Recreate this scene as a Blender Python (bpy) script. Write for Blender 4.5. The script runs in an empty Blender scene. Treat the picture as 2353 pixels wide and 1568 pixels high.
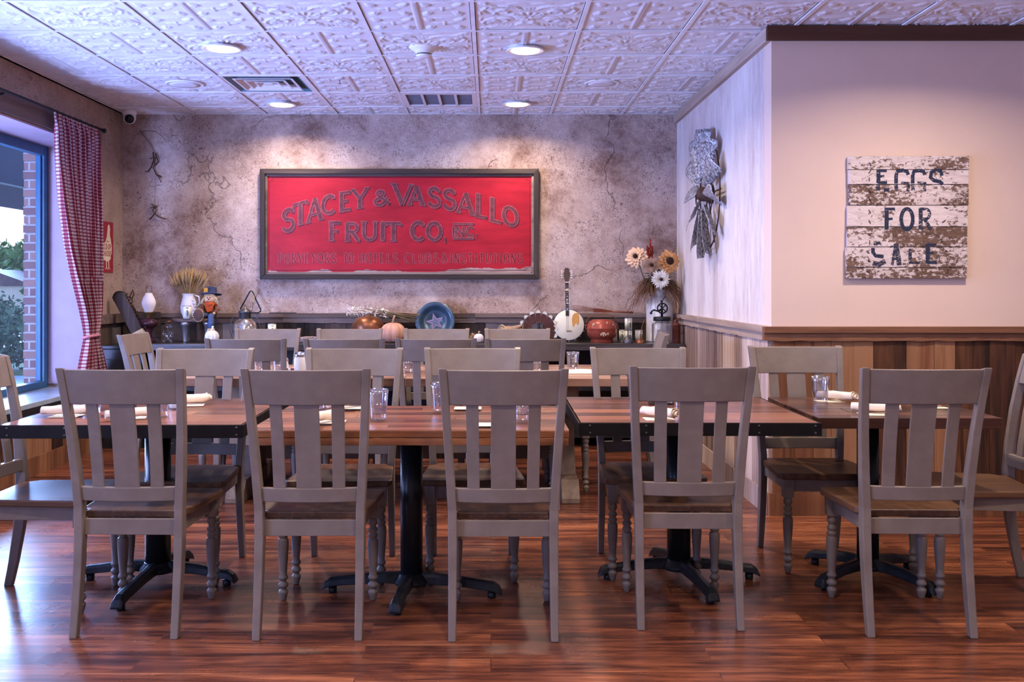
import bpy, bmesh, math, random
import numpy as np
from mathutils import Vector, Matrix
random.seed(7)
C = bpy.context.scene.collection
PI = math.pi
F = 2300.0            # focal length in photo pixels
EYE = 1.30
CEIL = 2.79

# ---------------------------------------------------------------- camera
cam_d = bpy.data.cameras.new('camera'); cam = bpy.data.objects.new('camera', cam_d); C.objects.link(cam)
cam.location = (0, 0, EYE); cam.rotation_euler = (PI/2, 0, 0)
cam_d.sensor_width = 36; cam_d.lens = 36*F/2353
cam_d.shift_x = (1176.5-1128)/2353; cam_d.shift_y = (660-784)/2353
cam_d.clip_start = 0.05; cam_d.clip_end = 300
bpy.context.scene.camera = cam
sc = bpy.context.scene
sc.view_settings.view_transform = 'Standard'; sc.view_settings.look = 'None'
sc.view_settings.gamma = 1; sc.view_settings.use_curve_mapping = False
sc.view_settings.exposure = 0.52
# ---------------------------------------------------------------- world: pale evening sky, blue overhead
w = bpy.data.worlds.new('world'); sc.world = w; w.use_nodes = True
nt = w.node_tree; nt.nodes.clear()
out = nt.nodes.new('ShaderNodeOutputWorld'); bg = nt.nodes.new('ShaderNodeBackground')
tc = nt.nodes.new('ShaderNodeTexCoord'); sp = nt.nodes.new('ShaderNodeSeparateXYZ'); rp = nt.nodes.new('ShaderNodeValToRGB')
nt.links.new(tc.outputs['Generated'], sp.inputs[0]); nt.links.new(sp.outputs['Z'], rp.inputs[0])
nt.links.new(rp.outputs[0], bg.inputs['Color']); nt.links.new(bg.outputs[0], out.inputs[0])
e = rp.color_ramp.elements
e[0].position = 0.0; e[0].color = (0.86, 0.78, 0.72, 1)
e[1].position = 0.75; e[1].color = (0.25, 0.42, 0.95, 1)
m_ = rp.color_ramp.elements.new(0.07); m_.color = (0.84, 0.78, 0.76, 1)
m_ = rp.color_ramp.elements.new(0.20); m_.color = (0.42, 0.56, 0.98, 1)
bg.inputs['Strength'].default_value = 1.8
# ---------------------------------------------------------------- daylight: broad cool sun through the left windows
def light(kind, name, loc, rot=(0,0,0), **k):
    d = bpy.data.lights.new(name, kind); o = bpy.data.objects.new(name, d); C.objects.link(o)
    o.location = loc; o.rotation_euler = rot
    for a, v in k.items(): setattr(d, a, v)
    return o
sun = light('SUN', 'low_blue_daylight', (-8, 2, 5), energy=16.0, color=(0.36, 0.54, 1.0), angle=math.radians(40))
sun.rotation_euler = Vector((0.50, -0.82, -0.28)).to_track_quat('-Z', 'Y').to_euler()

# unseen area lamps added outside both windows, standing in for daylight off the pavement
for y_, l_, e_ in ((5.0, 4.0, 850), (0.6, 3.4, 330)):
    a_ = light('AREA', 'window_daylight', (-4.7, y_ - .4, 1.15), energy=e_, color=(0.40, 0.48, 1.0), shape='RECTANGLE', size=1.9, size_y=l_)
    a_.rotation_euler = Vector((1.0, 0.14, 0.40)).to_track_quat('-Z', 'Y').to_euler()
# ================================================================ helpers
def thing(name, label, cat, loc=(0,0,0), rotz=0, group=None):
    o = bpy.data.objects.new(name, None); C.objects.link(o); o.empty_display_size = .05
    o.location = loc; o.rotation_euler = (0,0,rotz); o['label'] = label; o['category'] = cat
    if group: o['group'] = group
    return o
def tag(o, label, cat, group=None, kind=None):
    o['label'] = label; o['category'] = cat
    if group: o['group'] = group
    if kind: o['kind'] = kind
    return o
def dup(root, loc=None, rotz=None, label=None, group=None):
    r = root.copy(); C.objects.link(r)
    if loc is not None: r.location = loc
    if rotz is not None: r.rotation_euler = (0,0,rotz)
    if label: r['label'] = label
    if group: r['group'] = group
    for ch in list(root.children):
        c = ch.copy(); C.objects.link(c); c.parent = r
        for g in list(ch.children):
            d = g.copy(); C.objects.link(d); d.parent = c
    return r
I4 = Matrix.Identity(4)
def T(x,y,z): return Matrix.Translation((x,y,z))
def RX(a): return Matrix.Rotation(a,4,'X')
def RY(a): return Matrix.Rotation(a,4,'Y')
def RZ(a): return Matrix.Rotation(a,4,'Z')
def SC(x,y,z): return Matrix.Diagonal((x,y,z,1))
class MB:
    def __init__(s): s.v=[]; s.f=[]; s.sm=[]; s.uv={}
    def add(s, vs, fs, smooth=False, M=None):
        b=len(s.v)
        for p in vs:
            p=Vector(p)
            s.v.append(tuple(M@p) if M is not None else tuple(p))
        for f in fs: s.f.append(tuple(i+b for i in f)); s.sm.append(smooth)
        return s
    def box(s, x0,x1,y0,y1,z0,z1, M=None):
        vs=[(x,y,z) for z in (z0,z1) for y in (y0,y1) for x in (x0,x1)]
        return s.add(vs, [(0,2,3,1),(4,5,7,6),(0,1,5,4),(2,6,7,3),(0,4,6,2),(1,3,7,5)], False, M)
    def cbox(s, c, d, M=None):
        return s.box(c[0]-d[0]/2,c[0]+d[0]/2,c[1]-d[1]/2,c[1]+d[1]/2,c[2]-d[2]/2,c[2]+d[2]/2,M)
    def prism(s, poly, t, M=None, smooth=False):       # polygon in local XY, thickness along +Z
        n=len(poly); vs=[(p[0],p[1],0) for p in poly]+[(p[0],p[1],t) for p in poly]
        fs=[tuple(range(n-1,-1,-1)),tuple(range(n,2*n))]+[(i,(i+1)%n,n+(i+1)%n,n+i) for i in range(n)]
        return s.add(vs,fs,smooth,M)
    def lathe(s, prof, n=16, M=None, smooth=True, fn=None, caps=True):
        vs=[];fs=[]
        for (r,z) in prof:
            for k in range(n):
                a=2*PI*k/n; rr=r*(fn(a,z) if fn else 1)
                vs.append((rr*math.cos(a),rr*math.sin(a),z))
        for i in range(len(prof)-1):
            for k in range(n):
                a=i*n+k;b=i*n+(k+1)%n
                fs.append((a,b,b+n,a+n))
        if caps and prof[0][0]>1e-5: fs.append(tuple(range(n-1,-1,-1)))
        if caps and prof[-1][0]>1e-5: fs.append(tuple((len(prof)-1)*n+k for k in range(n)))
        return s.add(vs,fs,smooth,M)
    def tube(s, path, r, n=8, M=None, smooth=True, closed=False, flat=1.0):
        P=[Vector(p) for p in path]; m=len(P)
        R=r if isinstance(r,(list,tuple)) else [r]*m
        vs=[];fs=[]; up=Vector((0,0,1)); prev=None
        for i in range(m):
            if closed: t=P[(i+1)%m]-P[i-1]
            else: t=P[min(i+1,m-1)]-P[max(i-1,0)]
            t=t.normalized() if t.length>1e-9 else Vector((0,0,1))
            if prev is None:
                a=up if abs(t.z)<.9 else Vector((1,0,0)); x=t.cross(a).normalized()
            else:
                x=(prev-t*prev.dot(t)); x=x.normalized() if x.length>1e-6 else t.cross(up).normalized()
            prev=x; y=t.cross(x)
            for k in range(n):
                a=2*PI*k/n; vs.append(P[i]+x*math.cos(a)*R[i]+y*math.sin(a)*R[i]*flat)
        for i in range(m if closed else m-1):
            for k in range(n):
                a=i*n+k;b=i*n+(k+1)%n;c=((i+1)%m)*n
                fs.append((a,b,c+(k+1)%n,c+k))
        if not closed: fs.append(tuple(range(n-1,-1,-1))); fs.append(tuple((m-1)*n+k for k in range(n)))
        return s.add(vs,fs,smooth,M)
    def loft(s, secs, M=None, smooth=False, cap=True):   # list of equal-length closed rings
        n=len(secs[0]); vs=[p for q in secs for p in q]; fs=[]
        for i in range(len(secs)-1):
            for k in range(n):
                a=i*n+k;b=i*n+(k+1)%n; fs.append((a,b,b+n,a+n))
        if cap: fs.append(tuple(range(n-1,-1,-1))); fs.append(tuple((len(secs)-1)*n+k for k in range(n)))
        return s.add(vs,fs,smooth,M)
    def grid(s, fn, nu, nv, M=None, smooth=True, flip=False):
        vs=[fn(i/nu,j/nv) for j in range(nv+1) for i in range(nu+1)]; fs=[]
        for j in range(nv):
            for i in range(nu):
                a=j*(nu+1)+i; f=(a,a+1,a+nu+2,a+nu+1); fs.append(f[::-1] if flip else f)
        return s.add(vs,fs,smooth,M)
    def ball(s, c, r, n=12, m=8, M=None, sq=(1,1,1)):
        prof=[(max(math.sin(PI*i/m),0)*1.0,-math.cos(PI*i/m)) for i in range(m+1)]
        prof[0]=(0.0001,-1);prof[-1]=(0.0001,1)
        MM=T(*c)@SC(r*sq[0],r*sq[1],r*sq[2]); MM=(M@MM) if M is not None else MM
        return s.lathe(prof,n,MM)
    def build(s, name, mat, parent=None, bevel=0, seg=2, subs=0, loc=None, rotz=0, fixn=False):
        me=bpy.data.meshes.new(name); me.from_pydata(s.v,[],s.f)
        me.polygons.foreach_set('use_smooth', s.sm)
        for m in (mat if isinstance(mat,(list,tuple)) else [mat]): me.materials.append(m)
        if fixn:
            b=bmesh.new(); b.from_mesh(me); bmesh.ops.recalc_face_normals(b,faces=b.faces); b.to_mesh(me); b.free()
        me.update()
        o=bpy.data.objects.new(name,me); C.objects.link(o)
        if loc is not None: o.location=loc
        o.rotation_euler=(0,0,rotz)
        if parent is not None: o.parent=parent
        if bevel:
            md=o.modifiers.new('bevel','BEVEL'); md.width=bevel; md.segments=seg; md.limit_method='ANGLE'; md.angle_limit=math.radians(40)
            me.polygons.foreach_set('use_smooth',[True]*len(s.f)) if False else None
        if subs:
            md=o.modifiers.new('sub','SUBSURF'); md.levels=subs; md.render_levels=subs
        return o
def struct(name, mb, mat, parent=None, **k):
    o=mb.build(name,mat,parent,**k)
    if parent is None: o['kind']='structure'
    return o
def px(x,y,D): return ((x-1128)*D/F, D, EYE+(660-y)*D/F)

# ================================================================ materials
def N(nt,t,**k):
    n=nt.nodes.new(t)
    for a,v in k.items(): setattr(n,a,v)
    return n
def base(name):
    m=bpy.data.materials.new(name); m.use_nodes=True; nt=m.node_tree; nt.nodes['Principled BSDF'].inputs['Specular IOR Level'].default_value=.28
    return m,nt,nt.nodes['Principled BSDF']
def coords(nt, scale=(1,1,1), rot=(0,0,0), kind='Object'):
    tc=N(nt,'ShaderNodeTexCoord'); mp=N(nt,'ShaderNodeMapping'); mp.inputs['Scale'].default_value=scale; mp.inputs['Rotation'].default_value=rot
    nt.links.new(tc.outputs[kind],mp.inputs[0]); return mp.outputs[0]
def noise(nt,vec,scale,detail=4,rough=.5,dist=0):
    n=N(nt,'ShaderNodeTexNoise'); n.inputs['Scale'].default_value=scale; n.inputs['Detail'].default_value=detail
    n.inputs['Roughness'].default_value=rough; n.inputs['Distortion'].default_value=dist
    if vec is not None: nt.links.new(vec,n.inputs['Vector'])
    return n.outputs['Fac']
def ramp(nt,fac,stops,interp='LINEAR'):
    r=N(nt,'ShaderNodeValToRGB'); r.color_ramp.interpolation=interp; el=r.color_ramp.elements
    while len(el)>1: el.remove(el[-1])
    el[0].position=stops[0][0]; el[0].color=(*stops[0][1],1)
    for p,c in stops[1:]: q=el.new(p); q.color=(*c,1)
    nt.links.new(fac,r.inputs[0]); return r.outputs[0]
def mix(nt,fac,a,b,mode='MIX'):
    m=N(nt,'ShaderNodeMix',data_type='RGBA',blend_type=mode)
    for s,v in ((m.inputs[0],fac),(m.inputs[6],a),(m.inputs[7],b)):
        if isinstance(v,(int,float)): s.default_value=v
        elif isinstance(v,tuple): s.default_value=(*v,1) if len(v)==3 else v
        else: nt.links.new(v,s)
    return m.outputs[2]
def math_(nt,op,a,b=None,c=None):
    m=N(nt,'ShaderNodeMath',operation=op)
    for i,v in enumerate((a,b,c)):
        if v is None: continue
        if isinstance(v,(int,float)): m.inputs[i].default_value=v
        else: nt.links.new(v,m.inputs[i])
    return m.outputs[0]
def bump(nt,bs,h,strength=.3,dist=.01):
    b=N(nt,'ShaderNodeBump'); b.inputs['Strength'].default_value=strength; b.inputs['Distance'].default_value=dist
    nt.links.new(h,b.inputs['Height']); nt.links.new(b.outputs[0],bs.inputs['Normal']); return b
def g(v): return (v,v,v)
def flat(name,col,rough=.5,metal=0,var=.12,scale=12,bmp=0,coat=0,spec=None):
    m,nt,bs=base(name); v=coords(nt); n=noise(nt,v,scale,5,.6)
    d=tuple(c*(1-var) for c in col); l=tuple(min(1,c*(1+var)) for c in col)
    nt.links.new(ramp(nt,n,[(.3,d),(.7,l)]),bs.inputs['Base Color'])
    bs.inputs['Roughness'].default_value=rough; bs.inputs['Metallic'].default_value=metal
    if coat: bs.inputs['Coat Weight'].default_value=coat
    if spec is not None: bs.inputs['Specular IOR Level'].default_value=spec
    if bmp: bump(nt,bs,noise(nt,v,scale*6,3,.6),bmp,.004)
    return m
def wood(name,cols,axis=0,rough=.45,fine=26,stretch=.06,bmp=.15,island=True,islandvar=.6,coat=0,saw=0,spec=None):
    """grain runs along axis; each board (mesh island) takes its own tone"""
    m,nt,bs=base(name); s=[1,1,1]; s[axis]=stretch; v=coords(nt,tuple(s))
    if island:
        ge=N(nt,'ShaderNodeNewGeometry'); r=ge.outputs['Random Per Island']
        cb=N(nt,'ShaderNodeCombineXYZ'); mu=math_(nt,'MULTIPLY',r,37.0)
        for i in range(3): nt.links.new(mu,cb.inputs[i])
        ad=N(nt,'ShaderNodeVectorMath',operation='ADD'); nt.links.new(v,ad.inputs[0]); nt.links.new(cb.outputs[0],ad.inputs[1]); v=ad.outputs[0]
    n1=noise(nt,v,fine,6,.65,.6); n2=noise(nt,v,fine*.22,3,.5,1.2)
    mixn=math_(nt,'ADD',math_(nt,'MULTIPLY',n1,.55),math_(nt,'MULTIPLY',n2,.45))
    if island: mixn=math_(nt,'ADD',mixn,math_(nt,'MULTIPLY',math_(nt,'SUBTRACT',r,.5),islandvar*.45))
    k=len(cols); st=[(.28+.44*i/(k-1),c) for i,c in enumerate(cols)]
    col=ramp(nt,mixn,st)
    if saw:
        wv=N(nt,'ShaderNodeTexWave'); wv.wave_type='RINGS'; wv.rings_direction='SPHERICAL'; wv.inputs['Scale'].default_value=38; wv.inputs['Distortion'].default_value=1.2; wv.inputs['Detail'].default_value=2
        vo=N(nt,'ShaderNodeVectorMath',operation='ADD'); vo.inputs[1].default_value=(.9,.3,-1.3); nt.links.new(coords(nt),vo.inputs[0])
        if island: va=N(nt,'ShaderNodeVectorMath',operation='ADD'); nt.links.new(vo.outputs[0],va.inputs[0]); nt.links.new(cb.outputs[0],va.inputs[1]); vo=va
        nt.links.new(vo.outputs[0],wv.inputs['Vector'])
        sm=math_(nt,'MULTIPLY',ramp(nt,wv.outputs['Fac'],[(.35,g(1)),(.6,g(0))]),ramp(nt,noise(nt,v,3.5,2,.5),[(.42,g(0)),(.58,g(1))]))
        kn=ramp(nt,noise(nt,v,6,3,.6,.8),[(.66,g(0)),(.74,g(1))])
        col=mix(nt,math_(nt,'MULTIPLY',sm,saw),col,cols[0]); col=mix(nt,math_(nt,'MULTIPLY',kn,.75),col,tuple(c*.5 for c in cols[0])); n1=math_(nt,'SUBTRACT',n1,math_(nt,'MULTIPLY',sm,.5))
    if spec is not None: bs.inputs['Specular IOR Level'].default_value=spec
    nt.links.new(col,bs.inputs['Base Color']); bs.inputs['Roughness'].default_value=rough
    if coat: bs.inputs['Coat Weight'].default_value=coat; bs.inputs['Coat Roughness'].default_value=.15
    if bmp: bump(nt,bs,n1,bmp,.003)
    return m
M={}
# chair paint: warm grey with tiny worm holes and faint brushed grain
def chair_paint():
    m,nt,bs=base('grey_chair_paint'); v=coords(nt,(1,1,1)); n=noise(nt,v,9,4,.6)
    c=ramp(nt,n,[(.3,(.140,.112,.098)),(.7,(.184,.149,.130))])
    sp=noise(nt,v,260,2,.5); k=ramp(nt,sp,[(.66,g(0)),(.72,g(1))])
    patch=ramp(nt,noise(nt,v,7,2,.5),[(.5,g(0)),(.62,g(1))])
    kk=math_(nt,'MULTIPLY',k,patch)
    nt.links.new(mix(nt,kk,c,(.08,.06,.05)),bs.inputs['Base Color'])
    bs.inputs['Roughness'].default_value=.42; bs.inputs['Specular IOR Level'].default_value=.3
    v2=coords(nt,(1,1,.08)); bump(nt,bs,noise(nt,v2,160,3,.6),.10,.002)
    return m
M['paint']=chair_paint()
M['seat']=wood('brown_seat_wood',[(.022,.011,.007),(.075,.036,.019),(.17,.085,.042)],axis=1,rough=.36,fine=30,island=False,bmp=.12)
M['tabletop']=wood('red_brown_table_wood',[(.035,.012,.008),(.12,.040,.022),(.25,.095,.048)],axis=0,rough=.28,fine=24,islandvar=.9,bmp=.12,coat=.08)
M['table_dark']=wood('dark_table_wood',[(.016,.007,.005),(.048,.019,.013),(.10,.042,.027)],axis=0,rough=.24,fine=24,islandvar=.8,bmp=.1,coat=.08)
M['table_edge']=wood('live_edge_wood',[(.025,.009,.005),(.16,.055,.02),(.36,.145,.055)],axis=0,rough=.4,fine=20,bmp=.3)
M['trestle_top']=wood('pale_brown_table_wood',[(.10,.05,.035),(.23,.125,.085),(.38,.23,.16)],axis=0,rough=.3,fine=24,islandvar=.8,bmp=.08,coat=.1)
M['trestle']=wood('aged_trestle_wood',[(.05,.03,.02),(.15,.10,.07),(.27,.20,.14)],axis=2,rough=.6,fine=18,bmp=.3)
M['black_metal']=flat('black_cast_iron',(.012,.013,.016),.32,0,.3,30,.35,0,.2)
M['black_smooth']=flat('black_painted_steel',(.010,.011,.013),.3,0,.2,20,.05,0,.2)
M['black_band']=flat('black_steel_band',(.008,.007,.008),.5,0,.3,15,.1,0,.12)
M['rivet']=flat('dark_rivet',(.06,.055,.055),.4,.6)
M['board_right']=wood('reclaimed_boards_brown',[(.022,.009,.005),(.10,.038,.016),(.19,.078,.034),(.29,.145,.072)],axis=2,rough=.65,fine=20,islandvar=1.1,bmp=.5,saw=.33)
M['board_side']=wood('reclaimed_boards_pale',[(.10,.065,.055),(.28,.19,.15),(.46,.34,.28),(.60,.48,.42)],axis=2,rough=.7,fine=20,islandvar=.9,bmp=.5,saw=.33)  # brown boards in a paler palette: the window light is put into the colour
M['board_back']=wood('reclaimed_boards_dark',[(.012,.008,.007),(.045,.027,.020),(.10,.065,.050),(.17,.14,.135)],axis=2,rough=.7,fine=18,islandvar=1.3,bmp=.4,saw=.33)
M['cap']=wood('rough_cap_wood_brown',[(.04,.018,.010),(.17,.075,.038),(.32,.155,.085)],axis=0,rough=.6,fine=16,islandvar=.6,bmp=.5,saw=.33)
M['cap_back']=wood('rough_cap_wood_grey',[(.035,.024,.02),(.13,.09,.075),(.28,.21,.18)],axis=0,rough=.65,fine=16,islandvar=.8,bmp=.4,saw=.33)
M['cap_side']=wood('rough_cap_wood_pale',[(.16,.11,.09),(.38,.28,.22),(.58,.47,.40)],axis=1,rough=.65,fine=16,islandvar=.6,bmp=.4,saw=.33)
M['crown']=wood('dark_crown_wood',[(.03,.013,.008),(.08,.032,.018),(.12,.055,.03)],axis=0,rough=.6,fine=14,bmp=.2,island=False)

def plaster(name,cols,scale=1.3,bstr=.8,cracks=True,streak=False,fac=1.0):
    m,nt,bs=base(name); v=coords(nt,(1,1,.22) if streak else (1,1,1))
    big=noise(nt,v,scale,4,.5,0); mid=noise(nt,v,scale*7,8,.78,.15)
    f=math_(nt,'ADD',math_(nt,'MULTIPLY',big,.55),math_(nt,'MULTIPLY',mid,.45))
    col=ramp(nt,f,[(.36+.28*i/(len(cols)-1),c) for i,c in enumerate(cols)])
    fine=noise(nt,v,scale*28,5,.7,1.5)
    if not streak:
        pit=ramp(nt,fine,[(.53,g(0)),(.62,g(1))])
        where=ramp(nt,noise(nt,v,scale*2.2,4,.6),[(.40,g(1)),(.60,g(.10))])
        col=mix(nt,math_(nt,'MULTIPLY',math_(nt,'MULTIPLY',pit,where),.85),col,tuple(c*.42 for c in cols[0]))
    h=math_(nt,'ADD',fine,math_(nt,'MULTIPLY',mid,.8))
    if cracks:
        v0=coords(nt); nz=N(nt,'ShaderNodeTexNoise'); nz.inputs['Scale'].default_value=3.2; nz.inputs['Detail'].default_value=5; nt.links.new(v0,nz.inputs['Vector'])
        va=N(nt,'ShaderNodeVectorMath',operation='MULTIPLY_ADD'); va.inputs[1].default_value=(.55,.55,.55)
        nt.links.new(nz.outputs['Color'],va.inputs[0]); nt.links.new(v0,va.inputs[2])
        vo=N(nt,'ShaderNodeTexVoronoi',feature='DISTANCE_TO_EDGE'); vo.inputs['Scale'].default_value=.95; nt.links.new(va.outputs[0],vo.inputs['Vector'])
        ln=ramp(nt,vo.outputs['Distance'],[(.0,g(1)),(.006,g(0))])
        msk=ramp(nt,noise(nt,v0,1.4,2,.5),[(.46,g(0)),(.54,g(1))])
        cr=math_(nt,'MULTIPLY',ln,msk)
        col=mix(nt,math_(nt,'MULTIPLY',cr,.55),col,(.10,.065,.055)); h=math_(nt,'SUBTRACT',h,math_(nt,'MULTIPLY',cr,.8))
    nt.links.new(col,bs.inputs['Base Color']); bs.inputs['Roughness'].default_value=.75
    bump(nt,bs,h,bstr,.012)
    return m
M['plaster_back']=plaster('distressed_plaster',[(.22,.13,.10),(.45,.32,.27),(.62,.48,.42),(.76,.64,.575)],1.7,1.0)
M['plaster_left']=plaster('tan_plaster',[(.26,.17,.13),(.38,.27,.215),(.46,.35,.29)],1.1,.25,False)
M['plaster_side']=plaster('pale_streaked_plaster',[(.42,.34,.32),(.60,.53,.50),(.72,.67,.64)],3.0,.12,False,True)
M['pink_wall']=flat('smooth_pink_wall',(.67,.51,.42),.7,0,.03,3,.04)
M['ceiling_white']=flat('white_tin_tile',(.74,.73,.76),.42,0,.02,2,0)
M['white_bar']=flat('white_grid_bar',(.78,.77,.80),.4)
M['dark_void']=flat('dark_gap',(.05,.045,.05),.9)

def floor_mat():
    m,nt,bs=base('floor_planks'); v=coords(nt)
    br=N(nt,'ShaderNodeTexBrick'); nt.links.new(v,br.inputs['Vector']); br.offset=.37
    for k,val in (('Scale',1.0),('Mortar Size',.0022),('Mortar Smooth',.1),('Bias',0.0),('Brick Width',1.22),('Row Height',.125)): br.inputs[k].default_value=val
    br.inputs['Color1'].default_value=(0,0,0,1); br.inputs['Color2'].default_value=(1,1,1,1); br.inputs['Mortar'].default_value=(.5,.5,.5,1)
    v2=coords(nt,(.09,1,1)); cb=N(nt,'ShaderNodeVectorMath',operation='MULTIPLY_ADD'); cb.inputs[1].default_value=(5,9,3)
    nt.links.new(br.outputs['Color'],cb.inputs[0]); nt.links.new(v2,cb.inputs[2])
    n1=noise(nt,cb.outputs[0],34,7,.7,.5); n2=noise(nt,cb.outputs[0],7,4,.6,1.5); 
    f=math_(nt,'ADD',math_(nt,'MULTIPLY',n1,.5),math_(nt,'MULTIPLY',n2,.5))
    f=math_(nt,'ADD',f,math_(nt,'MULTIPLY',math_(nt,'SUBTRACT',br.outputs['Color'],.5),.07))
    col=ramp(nt,f,[(.35,(.018,.006,.005)),(.44,(.07,.021,.012)),(.54,(.18,.055,.025)),(.67,(.37,.135,.056))])
    kn=ramp(nt,noise(nt,coords(nt,(.45,1,1)),5.5,2,.4,.6),[(.68,g(0)),(.80,g(1))])
    col=mix(nt,math_(nt,'MULTIPLY',kn,.6),col,(.035,.012,.009))
    col=mix(nt,math_(nt,'MULTIPLY',br.outputs['Fac'],.45),col,(.03,.012,.01))
    nt.links.new(col,bs.inputs['Base Color'])
    rr=ramp(nt,noise(nt,v,2.5,5,.6),[(.3,g(.22)),(.7,g(.36))]); nt.links.new(rr,bs.inputs['Roughness'])
    bs.inputs['Specular IOR Level'].default_value=.5
    h=math_(nt,'SUBTRACT',math_(nt,'MULTIPLY',n1,.35),br.outputs['Fac']); bump(nt,bs,h,.10,.003)
    return m
M['floor']=floor_mat()

# ================================================================ the room
XL, XR, YB, YN = -3.17, 1.60, 8.61, 5.71       # left wall, side wall, back wall, near pink wall
mb=MB(); mb.box(-3.9,5.0,-2.0,YB+.2,-.12,0); struct('floor',mb,M['floor'])
def boards(x0,x1,z0,z1,wmin,wmax,th,seed,M_=I4):
    r=random.Random(seed); mb=MB(); x=x0
    while x<x1-.01:
        w=r.uniform(wmin,wmax); xe=min(x+w,x1)
        if x1-xe<.03: xe=x1
        mb.box(x+.0012,xe-.0012,-th*r.uniform(.8,1.1),0,z0,z1,M_); x=xe
    return mb
def capmesh(x0,x1,zt,M_=I4,deep=.055,seed=1):
    r=random.Random(seed); mb=MB(); x=x0
    while x<x1-.01:
        xe=min(x+r.uniform(1.2,2.0),x1)
        if x1-xe<.3: xe=x1
        # top lip, rough second strip below
        n=10
        mb.box(x,xe-.001,-deep,0,zt-.034,zt,M_)
        secs=[]
        for i in range(n*3+1):
            xx=x+(xe-.001-x)*i/(n*3); d=-deep*.62-r.uniform(0,.004); b=zt-.078-r.uniform(0,.007)
            secs.append([(xx,d,b),(xx,0,b),(xx,0,zt-.0345),(xx,d,zt-.0345)])
        mb.loft(secs,M_); x=xe
    return mb
# back wall
mb=MB(); mb.box(XL-.15,XR+.02,YB,YB+.15,0,CEIL+.1); wb=struct('wall_back',mb,M['plaster_back'])
MW=T(0,YB,0)
o=boards(XL,XR,0,1.0,.09,.22,.02,3,MW).build('wainscot',M['board_back'],wb)
o=capmesh(XL,XR,1.075,MW,.05,4).build('cap_rail',M['cap_back'],wb)
# side wall (right), runs towards the camera
mb=MB(); mb.box(XR,XR+.15,YN+.151,YB+.15,0,CEIL+.1); ws=struct('wall_side',mb,M['plaster_side'])
MS=T(XR,YN,0)@RZ(PI/2)@SC(1,1,1)           # local x -> +Y ; local -y -> +X ... flip below
MS=Matrix(((0,1,0,XR),(1,0,0,YN),(0,0,1,0),(0,0,0,1)))   # x->Y, y->X (board thickness goes to -X)
o=boards(0,YB-YN-.02,0,1.0,.09,.2,.02,5,MS).build('wainscot',M['board_side'],ws,fixn=True)
o=capmesh(0,YB-YN-.05,1.075,MS,.05,6).build('cap_rail',M['cap_side'],ws,fixn=True)
mb=MB(); mb.box(0,YB-YN,-.022,0,0,.13,T(0,0,0)); 
bb=MB(); bb.box(0,YB-YN-.02,-.034,-.0225,0,.13,MS); bb.build('baseboard',M['board_side'],ws,fixn=True)
cr=MB(); cr.box(0,YB-YN,-.03,0,CEIL-.085,CEIL-.005,MS); cr.build('crown_board',M['cap_side'],ws,fixn=True)
# near wall facing the camera
mb=MB(); mb.box(XR,4.9,YN,YN+.15,0,CEIL+.1); wn=struct('wall_right',mb,M['pink_wall'])
MN=T(0,YN,0)
boards(XR,4.9,0.13,1.0,.09,.24,.02,8,MN).build('wainscot',M['board_right'],wn)
capmesh(XR-.052,4.9,1.075,MN,.055,9).build('cap_rail',M['cap'],wn)
bb=MB(); bb.box(XR-.02,3.0,-.03,0,0,.129,MN); bb.box(3.002,4.9,-.03,0,0,.129,MN); bb.build('baseboard',M['board_right'],wn)
cr=MB(); cr.box(XR-.031,4.9,-.03,-.0,CEIL-.085,CEIL-.005,MN); cr.build('crown_board',M['crown'],wn)
mb=MB(); mb.box(4.9,5.0,-2.0,YN+.15,0,CEIL+.1); struct('wall_far_right',mb,M['pink_wall'])
mb=MB(); mb.box(XL-.43,5.0,-2.15,-2.0,0,CEIL+.1); struct('wall_front',mb,M['pink_wall'])
# left wall with window openings (opening 1: y 3.0..8.0, opening 2: y -1.2..2.4)
WT=.43
mb=MB()
mb.box(XL-WT,XL,8.0,YB+.15,0,CEIL+.1); mb.box(XL-WT,XL,2.4,3.0,.5,2.43); mb.box(XL-WT,XL,-2,-1.2,.5,2.43)
mb.box(XL-WT,XL,-2,8.0,2.43,CEIL+.1); mb.box(XL-WT,XL,-2,8.0,0,.5)
wl=struct('wall_left',mb,M['plaster_left'])
ML=Matrix(((0,-1,0,XL),(1,0,0,-2),(0,0,1,0),(0,0,0,1)))   # x->Y, local -y -> +X
boards(0,10.6,0.13,.47,.10,.22,.02,12,ML).build('wainscot',M['board_right'],wl,fixn=True)
bb=MB(); bb.box(0,10.6,-.032,0,0,.13,ML); bb.build('baseboard',M['board_right'],wl,fixn=True)
bb=boards(10.02,10.6,.47,1.0,.1,.2,.02,13,ML); bb.build('wainscot',M['board_back'],wl,fixn=True)
bb=MB(); bb.box(10.02,10.56,-.05,0,1.0,1.075,ML); bb.build('cap_rail',M['cap_back'],wl,fixn=True)
M['reveal']=flat('mauve_reveal_paint',(.42,.30,.36),.5,0,.08,4,.05)
M['sill']=flat('blue_grey_sill_paint',(.30,.36,.42),.25,0,.1,6,.05)
M['frame_blue']=flat('blue_window_frame',(.035,.12,.22),.35,0,.1,8,0)
rv=MB(); rv.box(XL-WT+.07,XL-.004,7.985,7.998,.53,2.425); rv.build('reveal_panel',M['reveal'],wl)
rv=MB(); rv.box(XL-WT+.07,XL-.004,-1.2,7.984,2.415,2.428); rv.build('reveal_soffit',M['reveal'],wl)
rv=MB(); rv.box(XL-WT+.07,XL+.03,-1.2,7.99,.47,.505); rv.build('sill',M['sill'],wl,bevel=.004)
M['dark_trim']=flat('dark_sill_edge',(.02,.018,.02),.4)
rv=MB(); rv.box(XL+.0205,XL+.032,-1.9,8.0,.425,.468); rv.build('sill_edge',M['dark_trim'],wl)
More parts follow.
